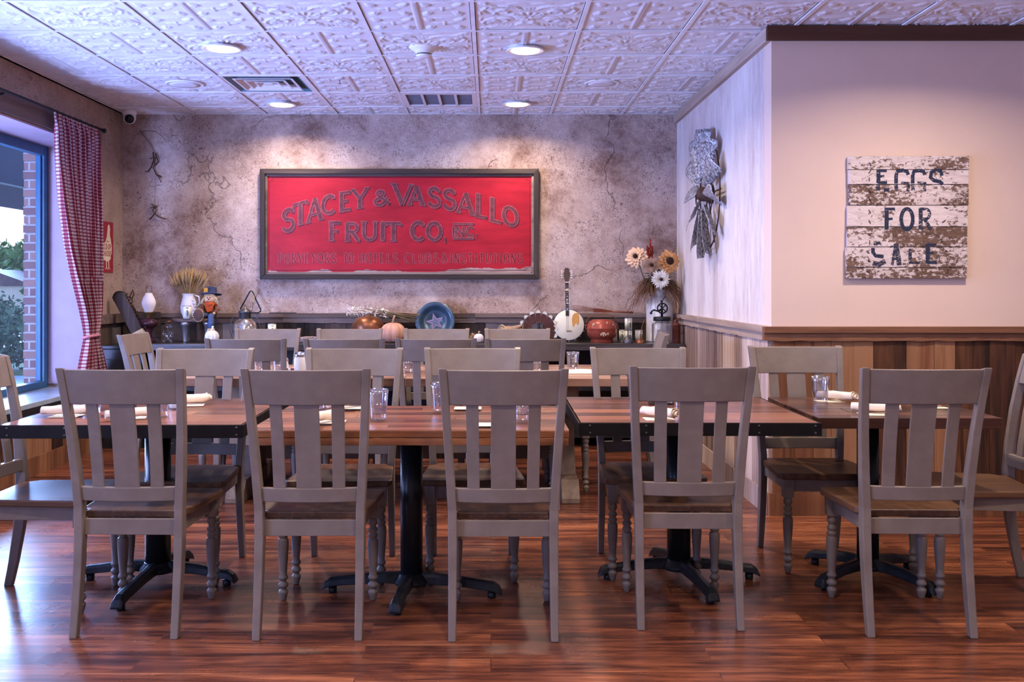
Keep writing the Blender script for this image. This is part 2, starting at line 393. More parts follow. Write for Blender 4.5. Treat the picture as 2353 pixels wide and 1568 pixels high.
M['valance']=wood('valance_board',[(.08,.05,.045),(.14,.095,.08),(.2,.14,.12)],axis=1,rough=.6,fine=12,island=False,bmp=.1)
rv=MB(); rv.box(XL+.001,XL+.018,2.6,8.1,2.435,2.575); rv.build('valance_board',M['valance'],wl)
# window frames and panes
glass,nt,bs=base('window_glass'); bs.inputs['Base Color'].default_value=(1,1,1,1); bs.inputs['Roughness'].default_value=0
bs.inputs['Transmission Weight'].default_value=1; bs.inputs['IOR'].default_value=1.0
nt.nodes.remove(bs); tr=N(nt,'ShaderNodeBsdfTransparent'); gl=N(nt,'ShaderNodeBsdfGlossy'); gl.inputs['Roughness'].default_value=.02
tr.inputs[0].default_value=(.90,.95,1,1); ms=N(nt,'ShaderNodeMixShader'); ms.inputs[0].default_value=.05
nt.links.new(tr.outputs[0],ms.inputs[1]); nt.links.new(gl.outputs[0],ms.inputs[2]); nt.links.new(ms.outputs[0],nt.nodes['Material Output'].inputs[0])
M['pane']=glass
def window(n,y0,y1,mull):
    x=XL-WT; mb=MB()
    f=.075
    for a,b in ((y0,y0+f),(y1-f,y1)): mb.box(x,x+.07,a,b,.505,2.415)
    mb.box(x,x+.07,y0+f,y1-f,.505,.505+f*.7); mb.box(x,x+.07,y0+f,y1-f,2.415-f,2.415)
    for y in mull: mb.box(x,x+.07,y-.04,y+.04,.505+f*.7,2.415-f)
    # inner lip
    for a,b in ((y0+f,y0+f+.02),(y1-f-.02,y1-f)): mb.box(x+.02,x+.05,a,b,.56,2.34)
    o=struct('window_%d'%n,mb,M['frame_blue'],bevel=.004)
    p=MB(); p.box(x+.03,x+.036,y0+f,y1-f,.55,2.35); p.build('pane',M['pane'],o)
window(1,3.0,7.985,(5.4,)); window(2,-1.2,2.4,(.6,))

# ---------------------------------------------------------------- ceiling: embossed tin tiles on a grid
TS=.6117
def ridge(H,X,Y,pts,wd,amp):
    P=np.array(pts)
    best=np.full(X.shape,9.0)
    for a,b in zip(P[:-1],P[1:]):
        d=b-a; L=max((d**2).sum(),1e-9)
        t=np.clip(((X-a[0])*d[0]+(Y-a[1])*d[1])/L,0,1)
        best=np.minimum(best,(X-a[0]-t*d[0])**2+(Y-a[1]-t*d[1])**2)
    H+=0; np.maximum(H,amp*np.exp(-best/(wd*wd)),out=H)
def arc(cx,cy,r,a0,a1,n=8,ry=None):
    ry=ry or r
    return [(cx+r*math.cos(math.radians(a0+(a1-a0)*i/n)),cy+ry*math.sin(math.radians(a0+(a1-a0)*i/n))) for i in range(n+1)]
def tile_height(kind,n):
    u=np.linspace(0,1,n+1); X,Y=np.meshgrid(u,u); H=np.zeros_like(X)
    if kind=='B':
        for c in (.5,): 
            ridge(H,X,Y,[(c-.012,0),(c-.012,1)],.008,.8); ridge(H,X,Y,[(c+.014,0),(c+.014,1)],.008,.8)
            ridge(H,X,Y,[(0,.5),(1,.5)],.006,.35)
        for qx in (0,.5):
            for qy in (0,.5):
                for sx in (0,1):
                    for sy in (0,1):
                        ox=qx+(.1 if not sx else .4); oy=qy+(.1 if not sy else .4); dx=1 if not sx else -1; dy=1 if not sy else -1
                        ridge(H,X,Y,[(ox-.03*dx,oy-.03*dy),(ox,oy-.02*dy),(ox+.035*dx,oy+.0*dy)],.013,1)
                        ridge(H,X,Y,[(ox-.03*dx,oy+.01*dy),(ox+.0*dx,oy+.03*dy),(ox+.01*dx,oy+.055*dy)],.012,1)
                        ridge(H,X,Y,[(ox,oy),(ox+.045*dx,oy+.045*dy)],.010,.8)
                cx,cy=qx+.25,qy+.25
                for k in range(3): ridge(H,X,Y,arc(cx-.06+.06*k,cy,.028,200,340,5),.008,.7)
                ridge(H,X,Y,arc(cx,cy-.04,.11,20,160,8,.05),.007,.6); ridge(H,X,Y,[(cx,cy-.05),(cx,cy+.06)],.008,.7)
                ridge(H,X,Y,[(qx+.16,qy+.06),(qx+.25,qy+.035),(qx+.34,qy+.06)],.008,.7)
    else:
        for k in range(12):
            a=2*PI*k/12; 
            ridge(H,X,Y,[(.5+.05*math.cos(a),.5+.05*math.sin(a)),(.5+.13*math.cos(a),.5+.13*math.sin(a))],.012,1)
        ridge(H,X,Y,arc(.5,.5,.035,0,360,14),.010,1)
        for sx in (-1,1):
            for sy in (-1,1):
                f=lambda pts:[(.5+sx*(p[0]),.5+sy*(p[1])) for p in pts]
                ridge(H,X,Y,f(arc(.22,.14,.10,-150,90,12)),.010,.9)
                ridge(H,X,Y,f(arc(.24,.15,.05,0,300,10)),.009,.9)
                ridge(H,X,Y,f([(.05,.20),(.10,.30),(.20,.36),(.31,.35),(.38,.40)]),.010,.9)
                ridge(H,X,Y,f([(.32,.06),(.40,.12),(.44,.22),(.40,.30)]),.009,.9)
                for k in range(6): ridge(H,X,Y,f([(.10+.045*k,.27+.01*k),(.125+.045*k,.33)]),.007,.8)
                for k in range(5): ridge(H,X,Y,f([(.34+.012*k,.09+.04*k),(.30+.012*k,.12+.04*k)]),.007,.8)
                ridge(H,X,Y,f(arc(.43,.43,.035,0,300,8)),.009,.9)
                ridge(H,X,Y,f([(.02,.42),(.12,.45),(.2,.42)]),.009,.7); ridge(H,X,Y,f([(.45,.05),(.46,.16)]),.009,.7)
        for s in (-1,1):
            for k in range(7):
                a=math.radians(-60+20*k+90*s)
                ridge(H,X,Y,[(.5+.04*math.cos(a),.5+s*.2+.03*math.sin(a)),(.5+.11*math.cos(a),.5+s*.2+.09*math.sin(a))],.010,.9)
    edge=np.minimum(np.minimum(X,1-X),np.minimum(Y,1-Y)); H*=np.clip((edge-.02)/.02,0,1)
    return H
NT=72; HT={k:tile_height(k,NT) for k in 'AB'}
skip={(-3,2),(-1,3)}            # diffuser and return grille panels
vs=[];fs=[];base_i=0
u=np.linspace(0,1,NT+1); UX,UY=np.meshgrid(u,u)
rr=random.Random(5); quad=np.array([[0,NT+1,NT+2,1]]); idx=(np.arange(NT)[:,None]*(NT+1)+np.arange(NT)[None,:]).reshape(-1,1)
Q=idx+quad
for i in range(-6,6):
    for j in range(-2,5):
        if (i,j) in skip: continue
        x0=-.10+.6117*i; y0=5.82+TS*j
        if x0>XR and y0>YN-.1: continue
        if x0+TS<XL: continue
        kind='A' if (i+j)%2 else 'B'
        gx=.016; X=x0+gx+UX*(TS-2*gx); Y=y0+gx+UY*(TS-2*gx)
        t1,t2,t3=rr.uniform(-.002,.003),rr.uniform(-.002,.003),rr.uniform(0,.003)
        Z=CEIL+.002-HT[kind]*.012+t1*(UX-.5)+t2*(UY-.5)+t3
        V=np.stack([X,Y,Z],-1).reshape(-1,3); cx=V[Q[:,:]].mean(1)
        ok=(cx[:,0]>XL-.01)&(cx[:,1]<YB+.01)&~((cx[:,0]>XR+.0)&(cx[:,1]>YN))
        fs.append(Q[ok]+base_i); vs.append(V); base_i+=len(V)
V=np.concatenate(vs); Fq=np.concatenate(fs)
me=bpy.data.meshes.new('tin_tiles'); me.vertices.add(len(V)); me.vertices.foreach_set('co',V.ravel())
me.loops.add(Fq.size); me.loops.foreach_set('vertex_index',Fq.ravel()); me.polygons.add(len(Fq))
me.polygons.foreach_set('loop_start',np.arange(0,Fq.size,4)); me.polygons.foreach_set('loop_total',np.full(len(Fq),4))
me.update(calc_edges=True); me.polygons.foreach_set('use_smooth',np.ones(len(Fq),bool)); me.materials.append(M['ceiling_white'])
mb=MB(); mb.box(-3.7,5.0,-2.0,YB+.15,CEIL+.05,CEIL+.15); ce=struct('ceiling',mb,M['dark_void'])
to=bpy.data.objects.new('tin_tiles',me); C.objects.link(to); to.parent=ce
mb=MB()
mb.box(XL,4.9,-2.0,5.82-2*TS-.002,CEIL,CEIL+.04); mb.build('plain_ceiling_panels',M['ceiling_white'],ce)
mb=MB()
for i in range(-6,7):
    x=-.10+.6117*i
    if x<XL or x>4.8: continue
    y1=YB if x<XR else YN
    mb.box(x-.012,x+.012,5.82-2*TS,y1,CEIL-.004,CEIL+.004)
for j in range(-2,5):
    y=5.82+TS*j; x1=XR if y>YN else 4.9
    mb.box(XL,x1,y-.012,y+.012,CEIL-.003,CEIL+.005)
mb.box(XL,XR,YB-.02,YB,CEIL-.003,CEIL+.0); mb.box(XL,XL+.03,4.6,YB,CEIL-.004,CEIL+.0)
mb.build('grid_bars',M['white_bar'],ce)
# ================================================================ chairs (local +Y is where the sitter faces)
def lerp(a,b,t): return a+(b-a)*t
def interp(tab,z):
    for (z0,*a),(z1,*b) in zip(tab[:-1],tab[1:]):
        if z<=z1: 
            t=max(0,(z-z0)/(z1-z0)); return [lerp(p,q,t) for p,q in zip(a,b)]
    return list(tab[-1][1:])
POST=[(0,-.268,.188,.036,.028),(.10,-.247,.188,.040,.030),(.25,-.222,.188,.046,.032),(.36,-.212,.188,.050,.033),(.47,-.212,.189,.048,.033),
      (.60,-.224,.197,.044,.032),(.75,-.246,.206,.040,.031),(.88,-.274,.214,.036,.030),(1.005,-.307,.222,.034,.030)]   # z, y, x, depth, width
def rail_y(z): return interp(POST,z)[0]
def rail_mesh(z0,z1,bow,th,nx=12):
    secs=[]
    for i in range(nx+1):
        t=-1+2*i/nx; ring=[]
        for (z,s) in ((z0,-1),(z0,1),(z1,1),(z1,-1)):
            hx=interp(POST,z)[1]-.012; y=rail_y(z)-bow*(1-t*t)
            ring.append((t*hx,y+s*th/2,z))
        secs.append(ring)
    m=MB(); m.loft(secs,smooth=False); return m
def make_chair():
    t=thing('dining_chair','','chair')
    # seat: trapezoid saddle plank
    m=MB(); n=14
    def sp(u,v,top):
        y=lerp(-.198,.238,v); hw=lerp(.176,.232,min(1,(v)/.12) if v<.12 else 1) if v<.12 else lerp(.205,.236,(v-.12)/.88)
        if v<.12: hw=.172
        x=lerp(-hw,hw,u)
        r=max(0,(v-.93)/.07); x*=1-.06*r*r
        dish=-.006*math.sin(PI*u)**.8*math.sin(PI*min(1,v*1.05))
        y+=-.012*(2*u-1)**2*v
        return (x,y,.457+dish if top else .430)
    topv=[[sp(i/n,j/n,True) for i in range(n+1)] for j in range(n+1)]; bot=[[sp(i/n,j/n,False) for i in range(n+1)] for j in range(n+1)]
    vs=[p for r in topv for p in r]+[p for r in bot for p in r]; K=(n+1)**2; fs=[]
    for j in range(n):
        for i in range(n):
            a=j*(n+1)+i; fs+= [(a,a+1,a+n+2,a+n+1),(K+a,K+a+n+1,K+a+n+2,K+a+1)]
    for i in range(n):
        a=i;b=i+1; fs.append((a,K+a,K+b,b)); a=n*(n+1)+i;b=a+1; fs.append((b,K+b,K+a,a))
        a=i*(n+1);b=a+n+1; fs.append((b,K+b,K+a,a)); a=i*(n+1)+n;b=a+n+1; fs.append((a,K+a,K+b,b))
    m.add(vs,fs,False); o=m.build('seat',M['seat'],t,bevel=.005); o['label']='brown stained wooden seat'
    o.data.polygons.foreach_set('use_smooth',[False]*len(o.data.polygons))
    # apron
    m=MB(); m.box(-.176,.176,-.212,-.192,.368,.4285)
    m.box(-.165,.165,.188,.206,.372,.4285)
    for s in (-1,1):
        p=[(s*.186,-.19),(s*.170,-.19),(s*.176,.185),(s*.192,.185)]
        m.prism(p if s>0 else p[::-1],.0565,T(0,0,.372))
    m.build('seat_frame',M['paint'],t,bevel=.002,fixn=True)
    for s in (-1,1):
        m=MB(); secs=[]
        zs=[0,.05,.10,.17,.25,.31,.36,.42,.47,.53,.60,.68,.75,.82,.88,.95,1.005]
        for z in zs:
            y,x,d,wd=interp(POST,z); sl=.10*(z/1.0) if z>.5 else 0
            secs.append([(s*x-wd/2,y-d/2,z),(s*x+wd/2,y-d/2,z),(s*x+wd/2,y+d/2,z+(.0 if z<1 else -.006)),(s*x-wd/2,y+d/2,z+(.0 if z<1 else -.006))])
        m.loft(secs,smooth=False); m.build('leg',M['paint'],t,bevel=.004)
    for s in (-1,1):
        m=MB(); x,y=s*.186,.197
        m.cbox((x,y,.3875),(.046,.046,.083))
        prof=[(.006,0),(.010,.001),(.012,.004),(.019,.030),(.0205,.036),(.0195,.040),(.013,.046),(.0125,.052),(.0195,.058),(.0215,.064),(.0195,.071),(.013,.078),(.0125,.083),(.018,.090),(.0205,.096),(.018,.102),
              (.0150,.108),(.0160,.13),(.0195,.17),(.0220,.21),(.0228,.24),(.0215,.254),(.015,.259),(.0195,.266),(.0210,.271),(.0190,.276),(.014,.281),(.0185,.288),(.0205,.294),(.0185,.300),(.0135,.305),(.0135,.311),(.0185,.318),(.0205,.325),(.0195,.333),(.0160,.340),(.020,.3455),(.020,.347)]
        m.lathe(prof,14,T(x,y,0)); m.build('leg',M['paint'],t,bevel=.002)
    m=rail_mesh(.868,.998,.026,.022); m.build('top_rail',M['paint'],t,bevel=.003)
    m=rail_mesh(.500,.553,.020,.024,10); m.build('lower_rail',M['paint'],t,bevel=.003)
    for cx,wd in ((-.112,.046),(0,.092),(.112,.046)):
        m=MB(); secs=[]; K=6
        for k in range(K+1):
            z=lerp(.551,.870,k/K); tb=lerp(cx*.985,cx*1.02,k/K)
            bow=lerp(.020,.026,k/K)
            def yy(x): return rail_y(z)-bow*(1-(x/.2)**2)
            xa,xb=tb-wd/2,tb+wd/2
            secs.append([(xa,yy(xa)-.006,z),(xb,yy(xb)-.006,z),(xb,yy(xb)+.006,z),(xa,yy(xa)+.006,z)])
        m.loft(secs); m.build('slat',M['paint'],t,bevel=.002)
    return t
chairs=[ # x, y(origin), rot deg, label, group
 (-1.352,3.975,-1,'grey slat-back chair seen from behind, first from the window in the nearest row','chairs of the nearest row'),
 (-.675,3.955,0,'grey chair seen from behind, second from the window in the nearest row','chairs of the nearest row'),
 (.046,3.945,0,'grey chair seen from behind in the middle of the nearest row','chairs of the nearest row'),
 (.762,4.065,-1,'grey chair seen from behind at the black-edged table, fourth in the nearest row','chairs of the nearest row'),
 (1.606,3.985,-1.5,'grey chair seen from behind at the dark brown table, nearest row beside the pink wall','chairs of the nearest row'),
 (-1.385,4.555,180,'grey chair facing the camera across the left black-edged table','chairs on the far side of the front tables'),
 (-.665,4.575,180,'grey chair facing the camera across the wooden-edged table, beside its black column','chairs on the far side of the front tables'),
 (-.085,4.60,181,'grey chair facing the camera across the wooden-edged table, at its end by the black-edged table','chairs on the far side of the front tables'),
 (.725,4.63,180,'grey chair facing the camera across the right black-edged table','chairs on the far side of the front tables'),
 (1.535,4.745,180,'grey chair facing the camera with its back to the brown wainscot of the pink wall','chairs on the far side of the front tables'),
 (-1.83,4.17,-90,'grey chair by the window facing right at the end of the front tables','chairs at the ends of the front tables'),
 (2.09,4.335,83,'grey chair facing left at the end of the front tables by the pink wall','chairs at the ends of the front tables'),
 (-1.42,6.10,0,'shaded grey chair at the near side of the long trestle table, nearest the window','chairs along the near side of the long table'),
 (-.85,6.10,0,'shaded grey chair at the near side of the long trestle table, second from the window','chairs along the near side of the long table'),
 (-.318,6.10,0,'shaded grey chair at the near side of the long trestle table, third from the window','chairs along the near side of the long table'),
 (.20,6.10,0,'shaded grey chair at the near side of the long trestle table, nearest the side wall','chairs along the near side of the long table'),
 (-1.60,6.88,180,'pale lit grey chair across the long table, in front of the glass globe jug','chairs along the far side of the long table'),
 (-1.014,6.88,180,'pale lit grey chair across the long table, in front of the round copper pot','chairs along the far side of the long table'),
 (-.39,6.88,180,'pale lit grey chair across the long table, in front of the blue star basin','chairs along the far side of the long table'),
 (.19,6.88,180,'pale lit grey chair across the long table, in front of the metal turkey','chairs along the far side of the long table'),
 (-1.99,6.42,-91,'pale grey chair turned sideways at the window end of the long table','chairs at the ends of the long table'),
 (.81,6.50,86,'pale grey chair seen edge-on at the side-wall end of the long table','chairs at the ends of the long table'),
]
ch0=make_chair()
for k,(x,y,a,lab,grp) in enumerate(chairs):
    if k==0:
        ch0.location=(x,y,0); ch0.rotation_euler=(0,0,math.radians(a)); ch0['label']=lab; ch0['group']=grp
    else: dup(ch0,(x,y,0),math.radians(a),lab,grp)

# ================================================================ tables
def planks_top(w_,d_,zt,th,n,seed,gap=.0006):
    r=random.Random(seed); m=MB(); y=-d_/2; hs=[r.uniform(.7,1.3) for _ in range(n)]; s=sum(hs)
    for h in hs:
        y2=y+h/s*d_
        # each strip cut into two lengths
        c=r.uniform(-.3,.3)*w_
        m.box(-w_/2,c-gap,y+gap/2,y2-gap/2,zt-th,zt); m.box(c+gap,w_/2,y+gap/2,y2-gap/2,zt-th,zt)
        y=y2
    return m
def cross_base(parent,arms,colr,ztop,feet=True):
    m=MB(); m.lathe([(colr,.07),(colr,ztop)],24); m.build('column',M['black_smooth'],parent)
    m=MB(); m.lathe([(.02,.045),(.075,.05),(.078,.065),(.06,.085),(colr+.004,.095)],20)
    for ang,L in arms:
        a=math.radians(ang); R=RZ(a); secs=[]
        for (t,z,wd,h) in ((.03,.075,.060,.050),(.10,.074,.052,.044),(.18,.068,.048,.040),(L-.08,.054,.050,.036),(L-.035,.048,.054,.036),(L-.012,.036,.058,.030),(L,.018,.056,.010)):
            secs.append([(t,-wd/2,z-h/2),(t,wd/2,z-h/2),(t,wd/2*.8,z+h*.15),(t,wd/4,z+h/2),(t,-wd/4,z+h/2),(t,-wd/2*.8,z+h*.15)])
        m.loft(secs,R,smooth=False)
    m.build('base',M['black_metal'],parent,bevel=.004,fixn=True)
    for ang,L in arms:
        a=math.radians(ang); f=MB(); f.lathe([(.016,0),(.018,.004),(.018,.026)],12,T((L-.045)*math.cos(a),(L-.045)*math.sin(a),0)); f.build('levelling_foot',M['black_smooth'],parent)
def square_table(x,y,w_,d_,rz,label,arms,colr=.05,ztop=.76,seed=1,group=None,off=(0,0)):
    t=thing('restaurant_table',label,'table',(x,y,0),math.radians(rz),group)
    planks_top(w_-.012,d_-.012,ztop,.035,9,seed).build('tabletop',M['tabletop'],t)
    m=MB(); h=.052; a,b=w_/2,d_/2; th=.005
    m.box(-a,a,-b-th,-b,ztop-h,ztop-.0005); m.box(-a,a,b,b+th,ztop-h,ztop-.0005)
    m.box(-a-th,-a,-b-th,b+th,ztop-h,ztop-.0005); m.box(a,a+th,-b-th,b+th,ztop-h,ztop-.0005)
    m.build('edge_band',M['black_band'],t,bevel=.0012)
    for i in range(5):
        for z in (ztop-.012,ztop-.040):
            xx=lerp(-a+.04,a-.02,i/4); r_=MB(); r_.lathe([(.0055,0),(.0045,.002),(.0025,.003)],10,T(xx,-b-th,z)@RX(PI/2)); r_.build('rivet',M['rivet'],t)
    m=MB(); m.cbox((off[0],off[1],ztop-.045),(.30,.30,.02)); m.build('mounting_plate',M['black_smooth'],t)
    bb=bpy.data.objects.new('pedestal',None); C.objects.link(bb); bb.parent=t; bb.location=(off[0],off[1],0)
    cross_base(bb,arms,colr,ztop-.054)
    return t
square_table(-1.465,4.405,.955,.95,1.0,'black-edged square wooden table nearest the window in the front row',[(-8,.36),(82,.33),(172,.36),(-95,.42)],.055,.758,3)
square_table(.835,4.45,.955,.94,-.4,'black-edged square wooden table between the wooden-edged and dark brown tables',[(2,.36),(100,.34),(180,.36),(-78,.38)],.052,.760,5)
t=thing('restaurant_table','wooden-edged rectangular table at the centre of the front row on one black column','table',(-.315,4.225,0),0)
planks_top(1.23,.79,.752,.028,10,9).build('tabletop',M['tabletop'],t,bevel=.0015)
m=MB(); r_=random.Random(4)
def edge_strip(m,x0,x1,y0,y1,z0,z1): m.box(x0,x1,y0,y1,z0,z1)
secs=[]
for i in range(41):
    x=lerp(-.612,.612,i/40); secs.append([(x,-.3955-.004,.693+r_.uniform(0,.002)),(x,-.36,.693),(x,-.36,.7235),(x,-.3955-r_.uniform(-.001,.003),.7235)])
m.loft(secs); 
m.box(-.612,.612,.36,.395,.695,.7235); m.box(-.615,-.58,-.359,.359,.695,.7235); m.box(.58,.615,-.359,.359,.695,.7235)
m.build('apron_edge',M['table_edge'],t,bevel=.002)
m=MB(); m.box(-.614,.614,-.399,-.3955,.7245,.7505); m.build('front_lipping',M['table_edge'],t,bevel=.0015)
bb=bpy.data.objects.new('pedestal',None); C.objects.link(bb); bb.parent=t; bb.location=(-.02,.0,0)
m=MB(); m.cbox((0,0,.712),(.45,.30,.02)); m.build('mounting_plate',M['black_smooth'],t)
cross_base(bb,[(-6,.385),(84,.27),(174,.385),(-99,.29)],.047,.70)
t=thing('restaurant_table','dark brown wooden table beside the pink wall at the end of the front row','table',(1.735,4.52,0),-.008)
planks_top(.755,.79,.760,.045,8,11).build('tabletop',M['table_dark'],t,bevel=.004)
m=MB(); m.box(-.3775,-.18,-.397,-.3955,.716,.759); m.build('end_lipping',M['table_dark'],t,bevel=.001)
bb=bpy.data.objects.new('pedestal',None); C.objects.link(bb); bb.parent=t; bb.location=(-.055,-.06,0)
m=MB(); m.cbox((-.055,-.06,.704),(.28,.28,.018)); m.build('mounting_plate',M['black_smooth'],t)
cross_base(bb,[(33,.33),(124,.33),(213,.33),(-57,.34)],.047,.695)
# long trestle table behind
TX,TY=-.53,6.44
t=thing('trestle_table','long plank-topped wooden trestle table in front of the back counter','table',(TX,TY,0),0)
planks_top(2.72,1.06,.760,.048,7,21,.001).build('tabletop',M['trestle_top'],t,bevel=.003)
for s in (-1,1):
    m=MB(); x=s*1.01
    m.prism([(-.44,0),(.44,0),(.44,.03),(.36,.13),(-.36,.13),(-.44,.03)],.11,T(x-.055,0,0)@Matrix(((0,0,1,0),(1,0,0,0),(0,1,0,0),(0,0,0,1))))
    m.build('trestle_foot',M['trestle'],t,bevel=.004,fixn=True)
    m=MB(); m.loft([[(x-.05,-.22,.131),(x+.05,-.22,.131),(x+.05,.22,.131),(x-.05,.22,.131)],[(x-.045,-.15,.30),(x+.045,-.15,.30),(x+.045,.15,.30),(x-.045,.15,.30)],[(x-.045,-.13,.55),(x+.045,-.13,.55),(x+.045,.13,.55),(x-.045,.13,.55)],[(x-.05,-.20,.62),(x+.05,-.20,.62),(x+.05,.20,.62),(x-.05,.20,.62)]])
    m.box(x-.05,x+.05,-.40,.40,.622,.711); m.build('trestle_post',M['trestle'],t,bevel=.004)
m=MB(); m.box(-.958,.958,-.03,.03,.20,.31); m.build('stretcher',M['trestle'],t,bevel=.003)
for s in (-1,1):
    m=MB(); m.tube([(s*.12,0,.30),(s*.72,0,.70)],.045,4,smooth=False); m.build('brace',M['trestle'],t)
# ================================================================ painted lettering built from strokes
def A_(cx,cy,rx,ry,a0,a1,n=10): return [(cx+rx*math.cos(math.radians(a0+(a1-a0)*i/n)),cy+ry*math.sin(math.radians(a0+(a1-a0)*i/n))) for i in range(n+1)]
S_=A_(.5,.74,.34,.22,20,270,10)+A_(.5,.27,.36,.25,90,-160,10)[1:]
def J(*a):
    r=[]
    for x in a: r+=x
    return r
# glyph: list of (points, width factor) ; serif points list (x,y,half-length)
GL={
'S':([(S_,1)],[(.83,.84,0),(.14,.16,0)]),
'T':([([(.5,0),(.5,.95)],1.1),([(.04,.94),(.96,.94)],.75)],[(.5,0,.2),(.04,.86,0),(.96,.86,0)]),
'A':([([(.5,1),(.12,0)],.7),([(.5,1),(.86,0)],1.2),([(.24,.3),(.76,.3)],.6)],[(.12,0,.15),(.86,0,.17)]),
'C':([(A_(.52,.5,.42,.46,45,315,16),1)],[(.84,.84,0)]),
'E':([([(.24,0),(.24,1)],1.1),([(.2,.95),(.86,.95)],.75),([(.2,.52),(.68,.52)],.65),([(.2,.05),(.88,.05)],.75)],[(.24,0,.2),(.24,1,.2)]),
'Y':([([(.5,.0),(.5,.48)],1.1),([(.5,.46),(.1,1)],1.1),([(.5,.46),(.9,1)],.7)],[(.5,0,.2),(.1,1,.15),(.9,1,.13)]),
'&':([([(.95,.05),(.25,.72)]+A_(.42,.80,.2,.17,200,-30,8)+[(.25,.42)]+A_(.36,.24,.28,.22,110,350,10)+[(.86,.52)],.75)],[]),
'V':([([(.12,1),(.5,0)],1.2),([(.5,0),(.88,1)],.7)],[(.12,1,.17),(.88,1,.14)]),
'L':([([(.26,0),(.26,1)],1.1),([(.2,.05),(.9,.05)],.75)],[(.26,0,.2),(.26,1,.2)]),
'O':([(A_(.5,.5,.42,.46,0,360,20),1)],[]),
'F':([([(.24,0),(.24,1)],1.1),([(.2,.95),(.88,.95)],.75),([(.2,.5),(.7,.5)],.65)],[(.24,0,.2),(.24,1,.2)]),
'R':([([(.22,0),(.22,1)],1.1),([(.2,.95),(.5,.95)]+A_(.55,.72,.28,.23,90,-90,8)+[(.2,.49)],.8),([(.5,.48),(.9,0)],1)],[(.22,0,.18),(.9,0,.1)]),
'U':([([(.16,1),(.16,.35)]+A_(.5,.34,.34,.30,180,360,10)+[(.84,1)],.9)],[(.16,1,.18),(.84,1,.16)]),
'I':([([(.5,0),(.5,1)],1.2)],[(.5,0,.35),(.5,1,.35)]),
'N':([([(.16,0),(.16,1)],.8),([(.16,1),(.84,0)],1.1),([(.84,0),(.84,1)],.8)],[(.16,0,.15),(.84,1,.15)]),
'P':([([(.22,0),(.22,1)],1.1),([(.2,.95),(.5,.95)]+A_(.55,.71,.28,.24,90,-90,8)+[(.2,.47)],.8)],[(.22,0,.18)]),
'H':([([(.16,0),(.16,1)],1),([(.84,0),(.84,1)],1),([(.16,.5),(.84,.5)],.7)],[(.16,0,.17),(.84,0,.17)]),
'B':([([(.22,0),(.22,1)],1.1),([(.2,.95),(.5,.95)]+A_(.52,.74,.26,.21,90,-90,8)+[(.2,.53)],.8),([(.5,.53)]+A_(.54,.29,.31,.24,90,-90,8)+[(.2,.05)],.8)],[]),
'G':([(A_(.52,.5,.42,.46,45,340,16)+[(.9,.48),(.62,.48)],1)],[]),
'K':([([(.2,0),(.2,1)],1),([(.85,1),(.25,.42)],.8),([(.4,.55),(.88,0)],1)],[]),
'M':([([(.1,0),(.1,1),(.5,.3),(.9,1),(.9,0)],.8)],[]),
'-':([([(.2,.45),(.8,.45)],.8)],[]),
'.':([([(.4,.02),(.6,.02)],1.6)],[]),
}
def ribbon(m,pts,w,y,f):
    """flat band along pts (already in 2-D sign coordinates), f maps (x,z,y)->3-D"""
    n=len(pts); vs=[]
    for i in range(n):
        a=Vector(pts[max(i-1,0)]); b=Vector(pts[min(i+1,n-1)]); d=(b-a); d=d.normalized() if d.length>1e-9 else Vector((1,0)); q=Vector((-d.y,d.x))*w/2; p=Vector(pts[i])
        if i==0 and n>1: p=p-d*0
        yy=y+i*.000012
        vs+= [f(p.x+q.x,p.y+q.y,yy),f(p.x-q.x,p.y-q.y,yy)]
    m.add(vs,[(2*i,2*i+1,2*i+3,2*i+2) for i in range(n-1)])
def glyph(m,ch,x0,x1,z0,z1,w,y,f,shear=0,serif=True,dx=0,dz=0,grow=0):
    if ch not in GL: return
    ps,sf=GL[ch]; W=x1-x0; H=z1-z0
    mp=lambda p:(x0+W*p[0]+dx, z0+H*p[1]+shear*W*(p[0]-.5)+dz)
    k=0
    for pts,wf in ps:
        ribbon(m,[mp(p) for p in pts],w*wf+grow,y+k*.00004,f); k+=1
    if serif:
        for (sx,sy,hl) in sf:
            if hl: ribbon(m,[mp((sx-hl,sy)),mp((sx+hl,sy))],w*.32+grow,y+k*.00004,f)
            else:
                c=mp((sx,sy)); ribbon(m,[(c[0],c[1]-w*.5),(c[0],c[1]+w*.5)],w*.45+grow,y+k*.00004,f)
            k+=1
def word(m,txt,x0,x1,z0,z1,w,y,f,serif=False,gap=.18,**k):
    ws=[.55 if c=='I' else (.35 if c in '.-' else 1) for c in txt]; tot=sum(ws)+gap*(len(txt)-1); u=(x1-x0)/tot; x=x0
    for c,q in zip(txt,ws):
        if c!=' ': glyph(m,c,x,x+q*u,z0,z1,w,y,f,serif=serif,**k)
        x+=(q+gap)*u

